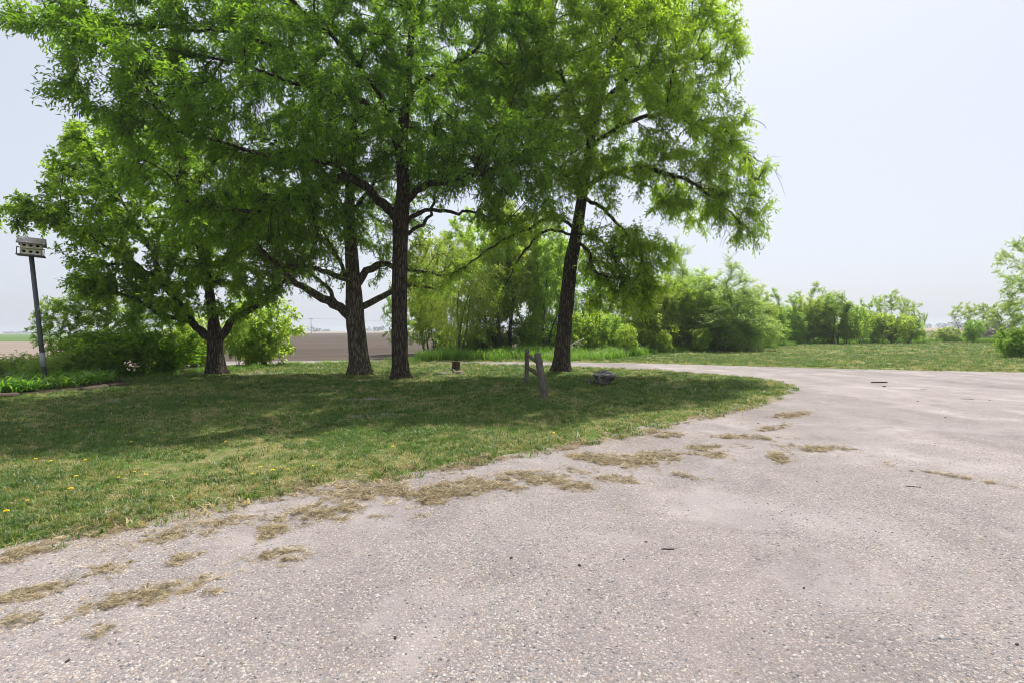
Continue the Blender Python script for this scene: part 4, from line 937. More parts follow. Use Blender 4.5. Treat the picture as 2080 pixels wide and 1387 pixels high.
x, y = x[k], y[k]; P.append(np.stack([x, y, np.maximum(ground_h(x, y), -.004)], 1)); S.append(rng.uniform(.7, 1.7, len(x))); TI.append(np.where(rng.random(len(x)) < .3, rng.uniform(.66, .95, len(x)), rng.uniform(.2, .62, len(x)))); IX.append(rng.choice([0, 1, 2, 4, 5, 6], len(x)))
P = np.concatenate(P); n = len(P)
scatter('grass', P, np.stack([rng.normal(0, .12, n), rng.normal(0, .12, n), rng.uniform(0, 6.28, n)], 1), np.concatenate(S), np.concatenate(TI), np.concatenate(IX), short,
        'short mown grass and dry thatch of the lawn', 'grass')
# tall grass: along the back of the lawn, the far side of the lane and the foot of the tree row
tall = [blades(240 + i, 22, .34, .011, .75, .16, M['tall_grass']) for i in range(4)]
P, S = [], []
def strip(poly_px, dens, sc):
    pts = np.array([gnd(*p)[:2] for p in poly_px]); 
    for (a, b) in zip(pts[:-1], pts[1:]):
        L = np.linalg.norm(b - a); n = int(L * sc[2] * dens); t = rng.random(n); u = rng.random(n)
        p = a + (b - a) * t[:, None]; off = np.array([p[:, 0] * 0, u * sc[2]]).T
        q = p + off; h = ground_h(q[:, 0], q[:, 1])
        kk = (drive_sd(q[:, 0], q[:, 1]) > .15) & (vnoise(q[:, 0] * .8, q[:, 1] * .8, 0, 90) > .25)
        P.append(np.column_stack([q, h])[kk]); S.append((rng.uniform(sc[0], sc[1], n) * (.65 + .7 * vnoise(q[:, 0] * .5, q[:, 1] * .5, 0, 91)))[kk])
strip([(230, 771), (330, 768), (430, 758), (520, 750), (600, 743.5), (700, 740), (800, 738), (860, 737.5)], 16, (.45, .95, 2.6))
strip([(845, 734), (960, 733), (1100, 733.5), (1210, 733), (1290, 727), (1330, 720)], 22, (1.2, 2.1, 5.0))
strip([(1290, 722), (1400, 716), (1480, 714), (1550, 708), (1620, 701), (1750, 698), (1900, 697), (2010, 697), (2090, 700)], 8, (1.0, 1.8, 7.0))
P = np.concatenate(P); S = np.concatenate(S); n = len(P)
scatter('tall_grass', P, np.stack([rng.normal(0, .12, n), rng.normal(0, .12, n), rng.uniform(0, 6.28, n)], 1), S, np.clip(rng.normal(.5, .25, n), 0, 1), rng.integers(0, 4, n), tall,
        'bright tall unmown grass along the edges of the lawn', 'grass')

# dry clippings blown over the driveway: patches as they lie in the photo (centre, half length, half width in px, tilt, amount)
hay = [blades(260 + i, 13, .032, .0022, 0, .02, M['hay'], flat=True) for i in range(5)]
patches = [(110, 1185, 130, 22, -16, 1), (225, 1150, 55, 18, -20, .8), (295, 1205, 140, 26, -14, 1.2), (210, 1280, 55, 20, -18, 1), (40, 1258, 52, 16, -14, .8), (385, 1130, 50, 14, -16, .8), (570, 1130, 56, 26, -6, 1.2),
           (430, 1203, 26, 10, -20, .7), (350, 1085, 100, 24, -10, 1), (480, 1052, 55, 12, -14, .6), (560, 1075, 60, 18, -25, .9), (660, 1040, 110, 26, -12, 1.2), (850, 1043, 28, 10, 0, .8), (760, 1049, 16, 6, 0, .6), (750, 1000, 90, 20, -8, .8),
           (905, 1000, 110, 26, -10, 1.3), (1050, 975, 110, 22, -4, 1.3), (1160, 985, 70, 14, 8, .8), (1210, 930, 60, 14, 8, 1.1), (1285, 938, 55, 16, 4, 1.2), (1335, 928, 50, 9, 4, .9), (1400, 921, 80, 10, 3, .7), (1440, 908, 50, 8, 0, .7),
           (1355, 883, 32, 8, 2, 1.0), (1530, 888, 70, 8, 2, .7), (1640, 910, 60, 7, 5, .6), (1583, 928, 24, 13, 6, 1.3), (1405, 970, 50, 6, 12, .6), (1570, 868, 40, 9, -12, .5), (1610, 842, 40, 8, -6, .5), (1220, 966, 90, 12, 8, .5),
           (1890, 960, 50, 3, 6, .5), (1960, 971, 60, 3, 7, .8), (2040, 984, 60, 3, 7, .8), (2110, 996, 60, 3, 7, .8), (1820, 945, 40, 5, 6, .4), (1700, 912, 60, 6, 3, .3), (60, 1120, 110, 18, -14, .9), (230, 1075, 100, 14, -13, .7), (600, 1005, 120, 10, -9, .6),
           (900, 953, 120, 8, -9, .5), (1180, 902, 120, 6, -10, .4), (1480, 838, 100, 5, -14, .4)]
er = np.random.default_rng(15)
for (ax, ay), (bx, by) in zip(near_edge[1:11], near_edge[2:12]):
    for f in np.arange(0, 1, .34): patches.append((ax + (bx - ax) * (f + er.normal(0, .1)), ay + (by - ay) * f + er.normal(1, 5), er.uniform(25, 70), er.uniform(4, 11) * (.5 + (ay - 760) / 500), math.degrees(math.atan2(by - ay, bx - ax)) + er.normal(0, 4), er.uniform(.25, .7)))
P, S, TI = [], [], []
for cx, cy, hl, hw, tilt, am in patches:
    c0 = gnd(cx, cy); D_ = c0[1]; hw *= .85
    area = 3.14 * hl * hw * (D_ / F) ** 2 * D_ / CAM_H
    n = max(30, int(area * 3100 * min(am, 1.2) * min(1, (3.2 / D_) ** .7)))
    r = np.sqrt(rng.random(n)); a = rng.uniform(0, 6.28, n); r = np.where(rng.random(n) < .28, r * (1.1 + .7 * rng.random(n)), r)
    u, v = np.cos(a) * r * hl, np.sin(a) * r * hw; ta = R(tilt)
    g = np.array([gnd(cx + uu * math.cos(ta) - vv * math.sin(ta), cy + uu * math.sin(ta) + vv * math.cos(ta)) for uu, vv in zip(u, v)])
    kf = .6 * fbm(g[:, 0] * 4.5, g[:, 1] * 4.5, 0, 71, 3) + .4 * fbm(g[:, 0] * 17, g[:, 1] * 17, 0, 72, 2)
    dn = np.clip((kf - (.42 + .20 * (r - .45))) * 4.5 + .12, 0.04, 1)
    k = rng.random(n) < dn
    g, r, dn = g[k], r[k], dn[k]
    z = np.maximum(0.001, ground_h(g[:, 0], g[:, 1])) + np.clip(1.05 - r, 0, 1) * dn * rng.random(len(r)) * .007 * am
    P.append(np.column_stack([g[:, :2], z])); S.append(rng.uniform(.7, 1.5, len(r)) * np.clip((g[:, 1] / 3.0) ** .6, .85, 2.2)); TI.append(np.clip(rng.normal(.40, .22, len(r)) + .12 * (r > .8), 0, 1))
P = np.concatenate(P); n = len(P)
scatter('dry_clippings', P, np.stack([rng.normal(0, .15, n), rng.normal(0, .15, n), rng.uniform(0, 6.28, n)], 1), np.concatenate(S), np.concatenate(TI), rng.integers(0, 5, n), hay,
        'wisps of dry brown grass clippings lying on the driveway', 'grass clippings')
# thin litter of single dry stalks over edge and drive, small weeds in the crack
lit = [blades(270 + i, 5, .045, .003, 0, .09, M['hay'], flat=True) for i in range(3)]
n = 500000; x = rng.uniform(-8, 14, n); y = 2 + 14 * rng.random(n) ** 1.3; sd = drive_sd(x, y); k = (rng.random(n) < np.exp(-np.abs(sd + .12) / .22) * .55 * sstep(.30, .62, vnoise(x * 1.3, y * 1.3, 0, 51)) * np.clip(5 / y, .3, 1) + .0006) & (np.abs(x) < y * 1.15 + 1); x, y = x[k], y[k]
P = np.column_stack([x, y, np.maximum(.002, ground_h(x, y))]); n = len(P)
scatter('dry_stalks', P, np.stack([np.zeros(n), np.zeros(n), rng.uniform(0, 6.28, n)], 1), rng.uniform(.6, 1.3, n), np.clip(rng.normal(.5, .25, n), 0, 1), rng.integers(0, 3, n), lit, 'loose dry stalks strewn along the lawn edge', 'dry stalks')
# loose chippings standing out of the surface near the viewer
def pebble(seed):
    bm = bmesh.new(); bmesh.ops.create_icosphere(bm, subdivisions=1, radius=1); r_ = np.random.default_rng(seed)
    s = np.array([1, r_.uniform(.6, .9), r_.uniform(.4, .6)])
    for v in bm.verts: v.co = Vector(np.array(v.co) * s * r_.uniform(.8, 1.15))
    me = bpy.data.meshes.new('pebble'); bm.to_mesh(me); bm.free(); me.materials.append(M['pebble']); return me
peb = [pebble(300 + i) for i in range(6)]
P, S = [], []
for d0, d1, dn in [(1.3, 3, 4200), (3, 4.5, 2800), (4.5, 7, 1100), (7, 11, 200)]:
    hw = d1 * 1.12 + .5; n = int((d1 - d0) * 2 * hw * dn); x = rng.uniform(-hw, hw, n); y = rng.uniform(d0, d1, n)
    k = (drive_sd(x, y) < -.02) & (fbm(x * .75, y * .75, 0, 88, 4) < .63 - .2 * rng.random(n))
    x, y = x[k], y[k]; P.append(np.column_stack([x, y, np.zeros(len(x))])); S.append(.0035 + .0082 * rng.random(len(x)) ** 2.0)
P = np.concatenate(P); S = np.concatenate(S); n = len(P); P[:, 2] = -S * .12
scatter('pebbles', P, np.stack([rng.normal(0, .2, n), rng.normal(0, .2, n), rng.uniform(0, 6.28, n)], 1), S, rng.random(n), rng.integers(0, 6, n), peb, 'small rounded stones standing out of the driveway surface', 'pebbles')

# ------------------------------------------------------------------ birdhouse on its post
def birdhouse():
    D = 14.0; base = on_ground(90, D); tip = pix(63.5, 521, D)
    post = thing('birdhouse', 'two-storey cream birdhouse with weathered roof on a tall leaning grey post in the flower bed', 'birdhouse', base)
    v = tip - base; Ln = float(np.linalg.norm(v)); q = Vector(v).to_track_quat('Z', 'Y')
    m = MB(); m.box((0, 0, Ln / 2 - .1), (.038, .038, Ln / 2 + .1)); o = m.build('post', M['pole_metal'], post); o.rotation_euler = q.to_euler()
    m = MB(); m.box((0, 0, Ln * .205), (.045, .045, Ln * .055)); o2 = m.build('sleeve', M['pole_band'], o)
    h = bpy.data.objects.new('house', None)
    tl = Vector(v)
    rot = Matrix.Rotation(R(38), 3, 'Z') @ Matrix.Rotation(R(3.0), 3, 'Y') @ Matrix.Scale(.67, 3)
    def part(mb, name, mat, par=post):
        for i in range(len(mb.V)): mb.V[i] = mb.V[i] @ np.array(rot).T + (0 if par is not post else 0) + np.array(v)
        return mb.build(name, mat, par)
    def holes(z0, z1, nm):
        # front wall panel with three round openings, cut as real gaps with a block behind, coloured near-black for the shade inside
        W, Y = .30, -.235
        bm = MB(); xs_ = [-.2, 0, .2]; r = .058; zc = (z0 + z1) / 2
        for i, xc in enumerate(xs_):
            lo, hi = (-W if i == 0 else (xs_[i - 1] + xc) / 2), (W if i == 2 else (xs_[i + 1] + xc) / 2)
            k = 24; a = np.arange(k) * 2 * math.pi / k + math.pi / 4; ci = np.stack([xc + r * np.cos(a), np.full(k, Y), zc + r * .8 * np.sin(a)], 1)
            sq = []
            for aa in a:
                c, s_ = math.cos(aa), math.sin(aa); t = min((hi - xc if c > 0 else xc - lo) / max(abs(c), 1e-6), (z1 - zc) / max(abs(s_), 1e-6)); sq.append((xc + c * t, Y, zc + s_ * t))
            inn = ci + np.array([0, .03, 0]); V = np.concatenate([ci, np.array(sq), inn]); kk = np.arange(k); k2 = (kk + 1) % k
            bm.add(V, np.concatenate([np.stack([kk, k2, k + k2, k + kk], 1), np.stack([kk, 2 * k + kk, 2 * k + k2, k2], 1)]))
            # corners of the panel
        o = part(bm, nm, M['house_paint'])
        return o
    # body walls (open-fronted box behind the panels)
    m = MB(); 
    m.box((-.31, 0, .27), (.012, .235, .235)); m.box((.31, 0, .27), (.012, .235, .235)); m.box((0, .235, .27), (.298, .012, .235)); part(m, 'wall', M['house_paint'])
    m = MB(); m.box((0, .0, .27), (.296, .19, .233)); part(m, 'dark_inner_block', M['hole'])  # solid block; the dimness of the interior is put into its colour
    lw = holes(.04, .265, 'lower_front'); uw = holes(.305, .50, 'upper_front')
    m = MB(); m.box((0, -.285, .285), (.33, .09, .014)); part(m, 'ledge', M['ledge_paint'])
    for sx in (-1, 1):
        m = MB(); m.box((sx * .375, -.33, .285), (.044, .022, .018)); m.box((sx * .405, -.33, .145), (.014, .022, .122)); part(m, 'porch_bracket', M['house_trim'])
    m = MB(); m.box((0, -.06, .012), (.43, .31, .02)); part(m, 'floor_tray', M['house_trim'])
    # roof: two slopes of boards
    for sy in (-1, 1):
        m = MB(); n = 5
        for i in range(n):
            f0, f1 = i / n, (i + 1) / n + .02
            y0, y1 = sy * (.40 * f0 + .0), sy * .40 * f1; za, zb = .76 - .27 * f0, .76 - .27 * f1
            m.add([(-.43, y0, za), (.43, y0, za), (.43, y1, zb), (-.43, y1, zb), (-.43, y0, za - .03), (.43, y0, za - .03), (.43, y1, zb - .03 - .004 * i), (-.43, y1, zb - .03 - .004 * i)],
                  [[0, 1, 2, 3], [4, 7, 6, 5], [0, 4, 5, 1], [3, 2, 6, 7], [0, 3, 7, 4], [1, 5, 6, 2]])
        part(m, 'roof_slope', M['roof'])
    m = MB(); m.box((0, -.405, .468), (.43, .012, .02)); part(m, 'eave_board', M['house_trim'])
    for sx in (-1, 1):
        m = MB(); m.add([(sx * .305, -.235, .505), (sx * .305, .235, .505), (sx * .305, 0, .70), (sx * .325, -.235, .505), (sx * .325, .235, .505), (sx * .325, 0, .70)], [[0, 1, 4, 3], [1, 2, 5, 4], [2, 0, 3, 5]], [[0, 2, 1], [3, 4, 5]]); part(m, 'gable', M['house_paint'])
birdhouse()

# ------------------------------------------------------------------ wooden posts with two rails
def fence():
    pf = np.array(gnd(1107, 812)); pb = np.array(gnd(1069, 781)); pf[2] = gz(*pf[:2]); pb[2] = gz(*pb[:2])
    root = thing('fence', 'weathered grey fence remnant, leaning front post joined by two rails to a back post', 'fence', pb)
    r_ = np.random.default_rng(3)
    def post(tip, base, rad, name, sq):
        n = 14; k = 14; a = np.arange(k) * 2 * math.pi / k
        P = base + (tip - base) * np.linspace(-.12, 1, n)[:, None] + r_.normal(0, .004, (n, 3)); prof = rad * (1 + sq * (np.abs(np.cos(2 * a)) * -.08)) * (1 + .06 * r_.normal(0, 1, k))
        rad_ = prof[None] * (1 + .03 * r_.normal(0, 1, (n, k))); rad_[-1] *= .88
        m = MB(); m.tube(P - pb, rad_, k); return m.build(name, M['post_wood'], root)
    tf = pix(1092.5, 717, pf[1] + .15); tb = pix(1070.5, 708, pb[1] + .05)
    post(tf, pf, .085, 'post', 1); post(tb, pb, .062, 'post', 1)
    for hb, hf, rr in ((.80, .73, .042), (.45, .47, .050)):
        a = pb + (tb - pb) * (hb / (tb - pb)[2]); b = pf + (tf - pf) * (hf / (tf - pf)[2])
        n = 9; P = a + (b - a) * np.linspace(-.03, 1.0, n)[:, None] + r_.normal(0, .006, (n, 3)); m = MB(); m.tube(P - pb, rr * (1 + .08 * r_.normal(0, 1, (n, 8))), 8); m.build('rail', M['rail_wood'], root)
    for z in (.50, .84):
        m = MB(); m.tube([np.array([-.004, -.069, z]), np.array([-.004, -.05, z])], [.016, .016], 10); m.build('mortise_shade_plug', M['hole'], root)  # near-black plugs on the post; the shade of a hole is put into their colour
fence()

# ------------------------------------------------------------------ rocks and stump
def rock_mesh(name, size, seed, mat, flat=.0, sub=4, amp=.3, angular=.4):
    bm = bmesh.new(); bmesh.ops.create_icosphere(bm, subdivisions=sub, radius=1)
    co = np.array([v.co[:] for v in bm.verts]); r_ = np.random.default_rng(seed)
    for _ in range(14):       # flat broken faces
        nn = r_.normal(0, 1, 3); nn /= np.linalg.norm(nn); dd = r_.uniform(.62, .9); k = co @ nn - dd; co -= np.where(k > 0, k, 0)[:, None] * nn * angular * 2.2 if angular else 0
    f = fbm(co[:, 0] * 1.6 + 9, co[:, 1] * 1.6, co[:, 2] * 1.6, seed, 5) - .5
    co = co * (1 + amp * f)[:, None] * np.array(size)
    for v, c in zip(bm.verts, co): v.co = c
    me = bpy.data.meshes.new(name); bm.to_mesh(me); bm.free()
    me.polygons.foreach_set('use_smooth', np.ones(len(me.polygons), bool)); me.materials.append(mat); return me
def place_rock(name, px, py, size, seed, mat, label, rz=0, sink=.75, tilt=0, **kw):
    g = gnd(px, py); o = link(name, rock_mesh(name, size, seed, mat, **kw)); o.location = (g[0], g[1], gz(g[0], g[1]) + size[2] * sink); o.rotation_euler = (0, tilt, rz)
    return tag(o, label, 'rock')
place_rock('boulder', 1224, 783, (.37, .28, .235), 5, M['boulder'], 'grey angular boulder on the lawn right of the wooden posts', .2, .74, R(-8), angular=.75, amp=.42)
place_rock('rock', 1197, 783, (.08, .07, .12), 8, M['boulder'], 'small dark stone against the left end of the grey boulder', .4, .6, sub=3)
place_rock('rock', 900, 762.5, (.27, .11, .05), 9, M['rock_pale'], 'flat pale stone in the grass left of the reddish stone', .1, .5, sub=3)
place_rock('rock', 934, 762.5, (.15, .12, .085), 12, M['rock_red'], 'reddish stone in the grass below the stump', .5, .6, sub=3)
place_rock('rock', 921, 759, (.06, .06, .09), 14, M['rock_pale'], 'small upright stone between the stump and the flat pale stone', .2, .6, sub=3)
def stump():
    g = gnd(926, 753); b = np.array([g[0], g[1], gz(g[0], g[1])])
    root = thing('tree_stump', 'short reddish-brown tree stump on the lawn between two trunks', 'tree stump', b); r_ = np.random.default_rng(8)
    k = 22; n = 7; z = np.linspace(-.05, .33, n); a = np.arange(k) * 2 * math.pi / k
    rad = (.135 + .03 * np.exp(-np.clip(z, 0, 1) / .06))[:, None] * (1 + .12 * vnoise(np.cos(a) * 3, np.sin(a) * 3, 0, 4) + .05 * np.sin(a * 9))[None]
    P = np.stack([z * .05, z * 0, z], 1); m = MB(); m.tube(P, rad, k, False)
    m.build('bark', M['stump_wood'], root, True)
    top = MB(); aa = a; V = np.stack([.016 + rad[-1] * .97 * np.cos(aa), rad[-1] * .97 * np.sin(aa), .325 + .03 * np.sin(aa * 3 + 1) * r_.uniform(.3, 1, k)], 1); V = np.concatenate([V, [[.016, 0, .315]]]); kk = np.arange(k)
    top.add(V, None, np.stack([kk, (kk + 1) % k, np.full(k, k)], 1)); top.build('cut_top', M['rail_wood'], root)
stump()

# ------------------------------------------------------------------ flower bed at the left
bed = [gnd(*p)[:2] for p in [(-320, 828), (-120, 822), (0, 812), (90, 803), (180, 793), (262, 783)]]
bed_back = [gnd(*p)[:2] for p in [(262, 778), (200, 768), (60, 764), (-120, 762), (-320, 764)]]
bp = np.array(bed + bed_back)
def bed_mesh():
    n = len(bp); c = bp.mean(0); V = []
    for f, zz in ((1.0, -.03), (.97, .06), (.85, .10), (.4, .14)):
        for p in bp: q = c + (p - c) * f; V.append((*q, gz(*q) + zz))
    V.append((*c, gz(*c) + .15)); k = np.arange(n); k2 = (k + 1) % n
    Q = np.concatenate([np.stack([r * n + k, r * n + k2, (r + 1) * n + k2, (r + 1) * n + k], 1) for r in range(3)]); T = np.stack([3 * n + k, 3 * n + k2, np.full(n, 4 * n)], 1)
    return mesh_from('flower_bed', V, [Q, T], M['mulch'], True)
tag(link('flower_bed', bed_mesh()), kind='structure')
def strap_clump(seed, n, L, w):
    r_ = np.random.default_rng(seed); V = []; Q = []; T = []; ti = []
    for i in range(n):
        a = r_.uniform(0, 6.28); d = np.array([math.cos(a), math.sin(a), 0]); s = np.array([-d[1], d[0], 0]); l = L * r_.uniform(.6, 1.15); el = r_.uniform(.75, 1.45); p = np.array([r_.normal(0, .13), r_.normal(0, .13), 0]); b = len(V); tt = np.clip(r_.normal(.5, .22), 0, 1)
        for k in range(6):
            f = k / 5; ww = w * (.6 + .8 * f) * (1 - f ** 2.2) * .5 + .0006
            V += [p - s * ww + np.array([0, 0, ww * .5]), p + s * ww + np.array([0, 0, ww * .5])]; ti += [tt, tt]
            if k < 5: Q.append([b + 2 * k, b + 2 * k + 1, b + 2 * k + 3, b + 2 * k + 2])
            e = el - f * r_.uniform(1.2, 2.0); p = p + (d * math.cos(e) + np.array([0, 0, math.sin(e)])) * l / 5
    return mesh_from('lily_plant', V, [np.array(Q)], M['leaf_lily'], True, {'tint': ti})
def feather_clump(seed, n, H):
    r_ = np.random.default_rng(seed); mb = MB()
    b = np.column_stack([r_.normal(0, .26, n), r_.normal(0, .2, n), np.zeros(n)]); d = np.column_stack([r_.normal(0, .38, n), r_.normal(0, .38, n), np.ones(n)]); d /= np.linalg.norm(d, axis=1)[:, None]
    V, T, ti = spray(r_, b, d, H * r_.uniform(.6, 1.1, n), 26, (.05, .11), .3, .35, mb, .004, seed)
    return mb.mesh('stems', M['stalk']), mesh_from('foliage', V, [T], M['leaf_fern'], False, {'tint': ti})
lil = [strap_clump(400 + i, 150, .52, .03) for i in range(3)]
fea = [feather_clump(420 + i, 120, .85) for i in range(2)]
lp = [(-110, 815, 'out at the left end of the bed'), (-45, 812, 'at the left edge of the photo'), (12, 806, 'in front of the post, nearest the lawn'), (55, 803, 'in the middle of the front row'), (98, 797, 'right of the middle of the front row'), (140, 792, 'near the edging board'),
      (178, 786, 'behind the edging board'), (212, 780, 'last one at the right tip of the bed'), (30, 790, 'in the second row left of the post'), (118, 783, 'in the second row right of the post'), (-30, 792, 'in the second row by the left photo edge'), (75, 788, 'in the second row in front of the post'), (165, 777, 'in the second row near the tip')]
for i, (px, py, wh) in enumerate(lp):
    g = gnd(px, py); o = link('lily_plant', lil[i % 3], None, (g[0], g[1], gz(g[0], g[1]) + .08)); o.rotation_euler.z = i * 1.3; s = random.Random(i).uniform(.85, 1.2); o.scale = (s, s, s)
    tag(o, 'bright green clump of strap leaves ' + wh, 'plant', 'strap-leaved plants in the flower bed')
fp = [(-60, 781, 'by the left photo edge'), (5, 779, 'left of the birdhouse post'), (48, 777, 'close beside the post on its left'), (100, 777, 'just right of the post'), (145, 774, 'between the post and the thicket'), (190, 772, 'at the right end of the back row'), (-130, 783, 'beyond the left end'), (72, 783, 'in front of the post foot')]
for i, (px, py, wh) in enumerate(fp):
    g = gnd(px, py); root = thing('tall_plant', 'tall pale feathery plant in the flower bed ' + wh, 'plant', (g[0], g[1], gz(g[0], g[1]) + .08), i * 2.1, 'feathery plants in the flower bed'); s = random.Random(i + 50).uniform(.85, 1.15); root.scale = (s, s, s)
    link('stems', fea[i % 2][0], root); c = link('foliage', fea[i % 2][1], root); c['kind'] = 'stuff'
def board(pa, pb_, lab, seed):
    a, b = gnd(*pa), gnd(*pb_); a[2] = gz(a[0], a[1]); b[2] = gz(b[0], b[1]); r_ = np.random.default_rng(seed)
    L = np.linalg.norm(b - a); m = MB(); n = 7; k = np.linspace(-L / 2, L / 2, n)
    P = np.column_stack([k, r_.normal(0, .006, n), r_.normal(0, .006, n)]); m.tube(P, np.full((n, 8), .07) * (1 + .06 * r_.normal(0, 1, (n, 8))), 8)
    o = m.build('edging_timber', M['board_wood']); o.location = (a + b) / 2 + np.array([0, 0, .045]); o.rotation_euler.z = math.atan2(b[1] - a[1], b[0] - a[0])
    tag(o, lab, 'timber', 'timbers edging the flower bed')
board((222, 788), (266, 784), 'dark weathered timber at the right tip of the flower bed', 1)
board((166, 797), (217, 789), 'reddish half-rotten timber along the front of the flower bed', 2)
board((-20, 815), (36, 809), 'broken dark timber at the front left of the flower bed', 3)

# ------------------------------------------------------------------ dandelions
def dandelion_meshes():
    r_ = np.random.default_rng(6); h = MB()
    for ring, (nn, rad, zz) in enumerate(((16, .021, .0), (12, .015, .005), (8, .008, .008))):
        for i in range(nn):
            a = 6.283 * i / nn + ring * .2; d = np.array([math.cos(a), math.sin(a), 0]); s = np.array([-d[1], d[0], 0]) * .0035; z = np.array([0, 0, zz])
            h.add([z - s * .4, z + s * .4, z + d * rad + s + np.array([0, 0, .006]), z + d * rad - s + np.array([0, 0, .006])], [[0, 1, 2, 3]])
    st = MB(); st.tube([(0, 0, -.08), (.004, 0, -.04), (0, 0, 0)], [.0025, .0022, .002], 5); return h.mesh('flower', M['petal']), st.mesh('stem', M['stalk'])
dfl, dst = dandelion_meshes()
dd = [(13, 1043, 'alone at the left photo edge near the drive'), (56, 1020, 'with the widest head near the left photo edge'), (144, 996, 'between the left edge pair and the drive side'), (297, 968, 'alone in the green before the sunny strip'),
      (512, 966, 'lowest of the cluster in the sunny strip'), (529, 953, 'topmost of the cluster in the sunny strip'), (554, 958, 'right one of the sunny cluster'), (585, 957, 'small one right of the sunny cluster'), (636, 950, 'beside the pale thatch patch'),
      (73, 936, 'left one of a close pair in the shade'), (103, 941, 'right one of a close pair in the shade'), (173, 938, 'single head in the shade right of a close pair'), (154, 971, 'faint head in the shade'), (241, 974, 'low faint head left of the sunny strip'),
      (273, 962, 'faint head close left of the sunny strip'), (38, 873, 'far head near the left photo edge'), (313, 880, 'far head in the middle of the shade'), (266, 899, 'head in the shade below the far one'), (345, 856, 'farthest head in the shade'),
      (610, 874, 'head below the middle trunk'), (798, 909, 'head in the shade toward the drive'), (458, 900, 'small head in open shade'), (1125, 882, 'head in the shade in front of the leaning post'), (1508, 832, 'head near the tip of the lawn')]
for i, (px, py, wh) in enumerate(dd):
    g = gnd(px, py, .09); s = random.Random(i).uniform(.6, 1.0)
    root = thing('dandelion', 'yellow dandelion ' + wh, 'dandelion', (g[0], g[1], gz(g[0], g[1]) + .075), i * .7, 'yellow dandelions in the lawn'); root.scale = (s,) * 3
    link('flower', dfl, root); link('stem', dst, root)

# ------------------------------------------------------------------ sticks and bits on the driveway, fallen branch, brush pile
def stick(px, py, L, r, ang, label, name='stick', cat='stick', mat='stick_wood', seed=0, bend=.06):
    g = gnd(px, py); r_ = np.random.default_rng(seed + int(px)); n = 7; t = np.linspace(-.5, .5, n)
    P = np.column_stack([t * L, r_.normal(0, bend * L * .4, n), np.abs(r_.normal(0, .1 * r, n)) + r * .9]); m = MB(); rr = r * (1 - .5 * np.abs(t * 1.6) ** 3) ; m.tube(P, rr[:, None] * (1 + .15 * r_.normal(0, 1, (n, 7))), 7)
    o = m.build(name, M[mat], None, True); o.location = (g[0], g[1], max(0, gz(g[0], g[1]))); o.rotation_euler.z = R(ang); tag(o, label, cat)
stick(1786, 777, .42, .018, -4, 'dark stick lying on the far part of the driveway', bend=.03)
stick(1796, 785, .09, .012, 5, 'short bit of twig just below the dark far stick', 'twig', 'twig')
stick(1876, 791, .16, .005, -6, 'thin twig on the far driveway right of the dark stick', 'twig', 'twig')
stick(1356, 1115, .085, .0038, -3, 'slender brown stick on the middle of the driveway', bend=.05)
stick(1855, 988, .12, .0035, -14, 'thin dark twig below the grassy crack', 'twig', 'twig')
stick(1965, 810, .22, .004, -20, 'long thin twig on the far right of the driveway', 'twig', 'twig')
def chip(px, py, s, label, seed):
    g = gnd(px, py); o = link('bark_chip', rock_mesh('bark_chip', (s, s * .55, s * .4), seed, M['stick_wood'], sub=2, amp=.5)); o.location = (g[0], g[1], s * .3); o.rotation_euler.z = seed; tag(o, label, 'bark chip', 'dark bits of bark on the driveway')
for i, (px, py, s, lb) in enumerate([(1038, 1133, .016, 'brown oblong chip left of the two-toned chip on mid driveway'), (1177, 1148, .017, 'dark two-toned chip in the middle of the driveway'), (1267, 1136, .009, 'small black chip left of the slender stick'), (1197, 1197, .011, 'dark crumb in the sandy patch'),
                                     (803, 1295, .014, 'dark grey nugget low in the middle left'), (1312, 1100, .012, 'brown chip above the slender stick'), (1633, 1194, .011, 'olive pebble-like chip right of the sandy patch'), (1920, 848, .02, 'dark lump on the far right driveway'), (1864, 815, .017, 'small dark lump beyond the long thin twig'),
                                     (2010, 813, .02, 'dark lump near the right photo edge far up the drive'), (1540, 860, .02, 'brown chip near the lawn tip'), (1592, 797, .03, 'dark clod at the tip of the lawn'), (1660, 978, .012, 'dark chip between the clump and the crack'), (138, 1342, .013, 'brown chip near the lower left corner'),
                                     (520, 1255, .009, 'dark crumb low on the left'), (2066, 1309, .012, 'olive chip at the lower right corner'), (1300, 937, .03, 'dark clot in the clippings left of centre drive')]):
    chip(px, py, s, lb, i + 1)
fb = thing('fallen_branch', 'pale bare branch leaning up from the tall grass right of the leaning trunk', 'branch', on_ground(1150, 25.5))
m = MB(); a0 = pix(1146, 710, 25.5) - np.array(fb.location); a1 = pix(1184, 689, 26.5) - np.array(fb.location); m.tube([a0, a0 * .5 + a1 * .5 + np.array([0, 0, .04]), a1], [.035, .028, .012], 7); m.build('main_stem', M['pale_stick'], fb, True)
m = MB(); mid = a0 * .35 + a1 * .65; m.tube([mid, mid + np.array([.25, .1, -.12]), mid + np.array([.5, .15, -.15])], [.014, .01, .005], 5); m.build('side_twig', M['pale_stick'], fb, True)
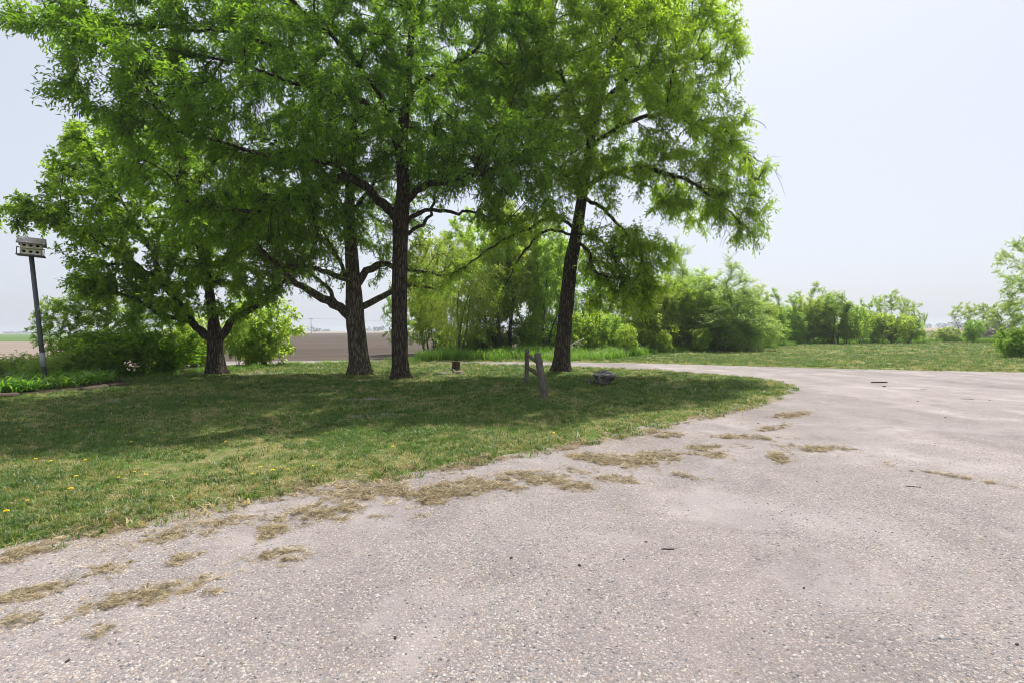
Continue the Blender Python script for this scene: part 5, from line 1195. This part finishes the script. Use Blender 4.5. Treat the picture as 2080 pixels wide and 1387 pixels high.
def brush_pile():
    D = 58.0; b = on_ground(2022, D); root = thing('brush_pile', 'heap of bare grey cut branches at the far end of the mown grass', 'brush pile', b); r_ = np.random.default_rng(4); ms = []
    for i in range(6):
        m = MB(); n = 6; t = np.linspace(0, 1, n); L = 2.2; P = np.column_stack([t * L, r_.normal(0, .1, n).cumsum(), r_.normal(0, .08, n).cumsum()]); m.tube(P, np.linspace(.06, .02, n), 5)
        for q in (2, 3, 4): m.tube([P[q], P[q] + np.array([.35, r_.normal(0, .3), r_.normal(0, .3)]), P[q] + np.array([.75, r_.normal(0, .5), r_.normal(0, .4)])], [.03, .02, .008], 4)
        ms.append(m.mesh('branch', M['pile_wood'], True))
    for i in range(110):
        a = r_.uniform(0, 6.28); rr = math.sqrt(r_.random()); h = (1 - rr ** 1.5) * 1.35 * r_.random()
        o = link('branch', ms[i % 6], root, (math.cos(a) * rr * 1.9 - 1.0 * math.cos(a + 2), math.sin(a) * rr * 1.2, .12 + h)); o.rotation_euler = (r_.uniform(0, 6.28), r_.normal(0, .28), r_.uniform(0, 6.28)); s = r_.uniform(.6, 1.1); o.scale = (s, s, s)
brush_pile()

# ------------------------------------------------------------------ haze
def haze():
    m = MB(); m.box((0, 1200, 10), (FAR + 60, 2200, 12)); o = m.build('haze', None) if False else None
    me = mesh_from('haze', [(x, y, z) for x in (-FAR - 60, FAR + 60) for y in (-460, FAR + 60) for z in (-1.7, 19)], [np.array([[0, 1, 3, 2], [4, 6, 7, 5], [0, 4, 5, 1], [2, 3, 7, 6], [0, 2, 6, 4], [1, 5, 7, 3]])], [])
    n = bpy.data.materials.new('haze_air'); n.use_nodes = True; t = n.node_tree; t.nodes.clear(); out = t.nodes.new('ShaderNodeOutputMaterial'); v = t.nodes.new('ShaderNodeVolumePrincipled')
    v.inputs['Color'].default_value = (.86, .92, 1, 1); v.inputs['Density'].default_value = .0006; v.inputs['Anisotropy'].default_value = .2
    t.links.new(v.outputs[0], out.inputs['Volume']); me.materials.append(n); n.cycles.homogeneous_volume = True if hasattr(n.cycles, 'homogeneous_volume') else True
    tag(link('haze', me), kind='stuff')
haze()
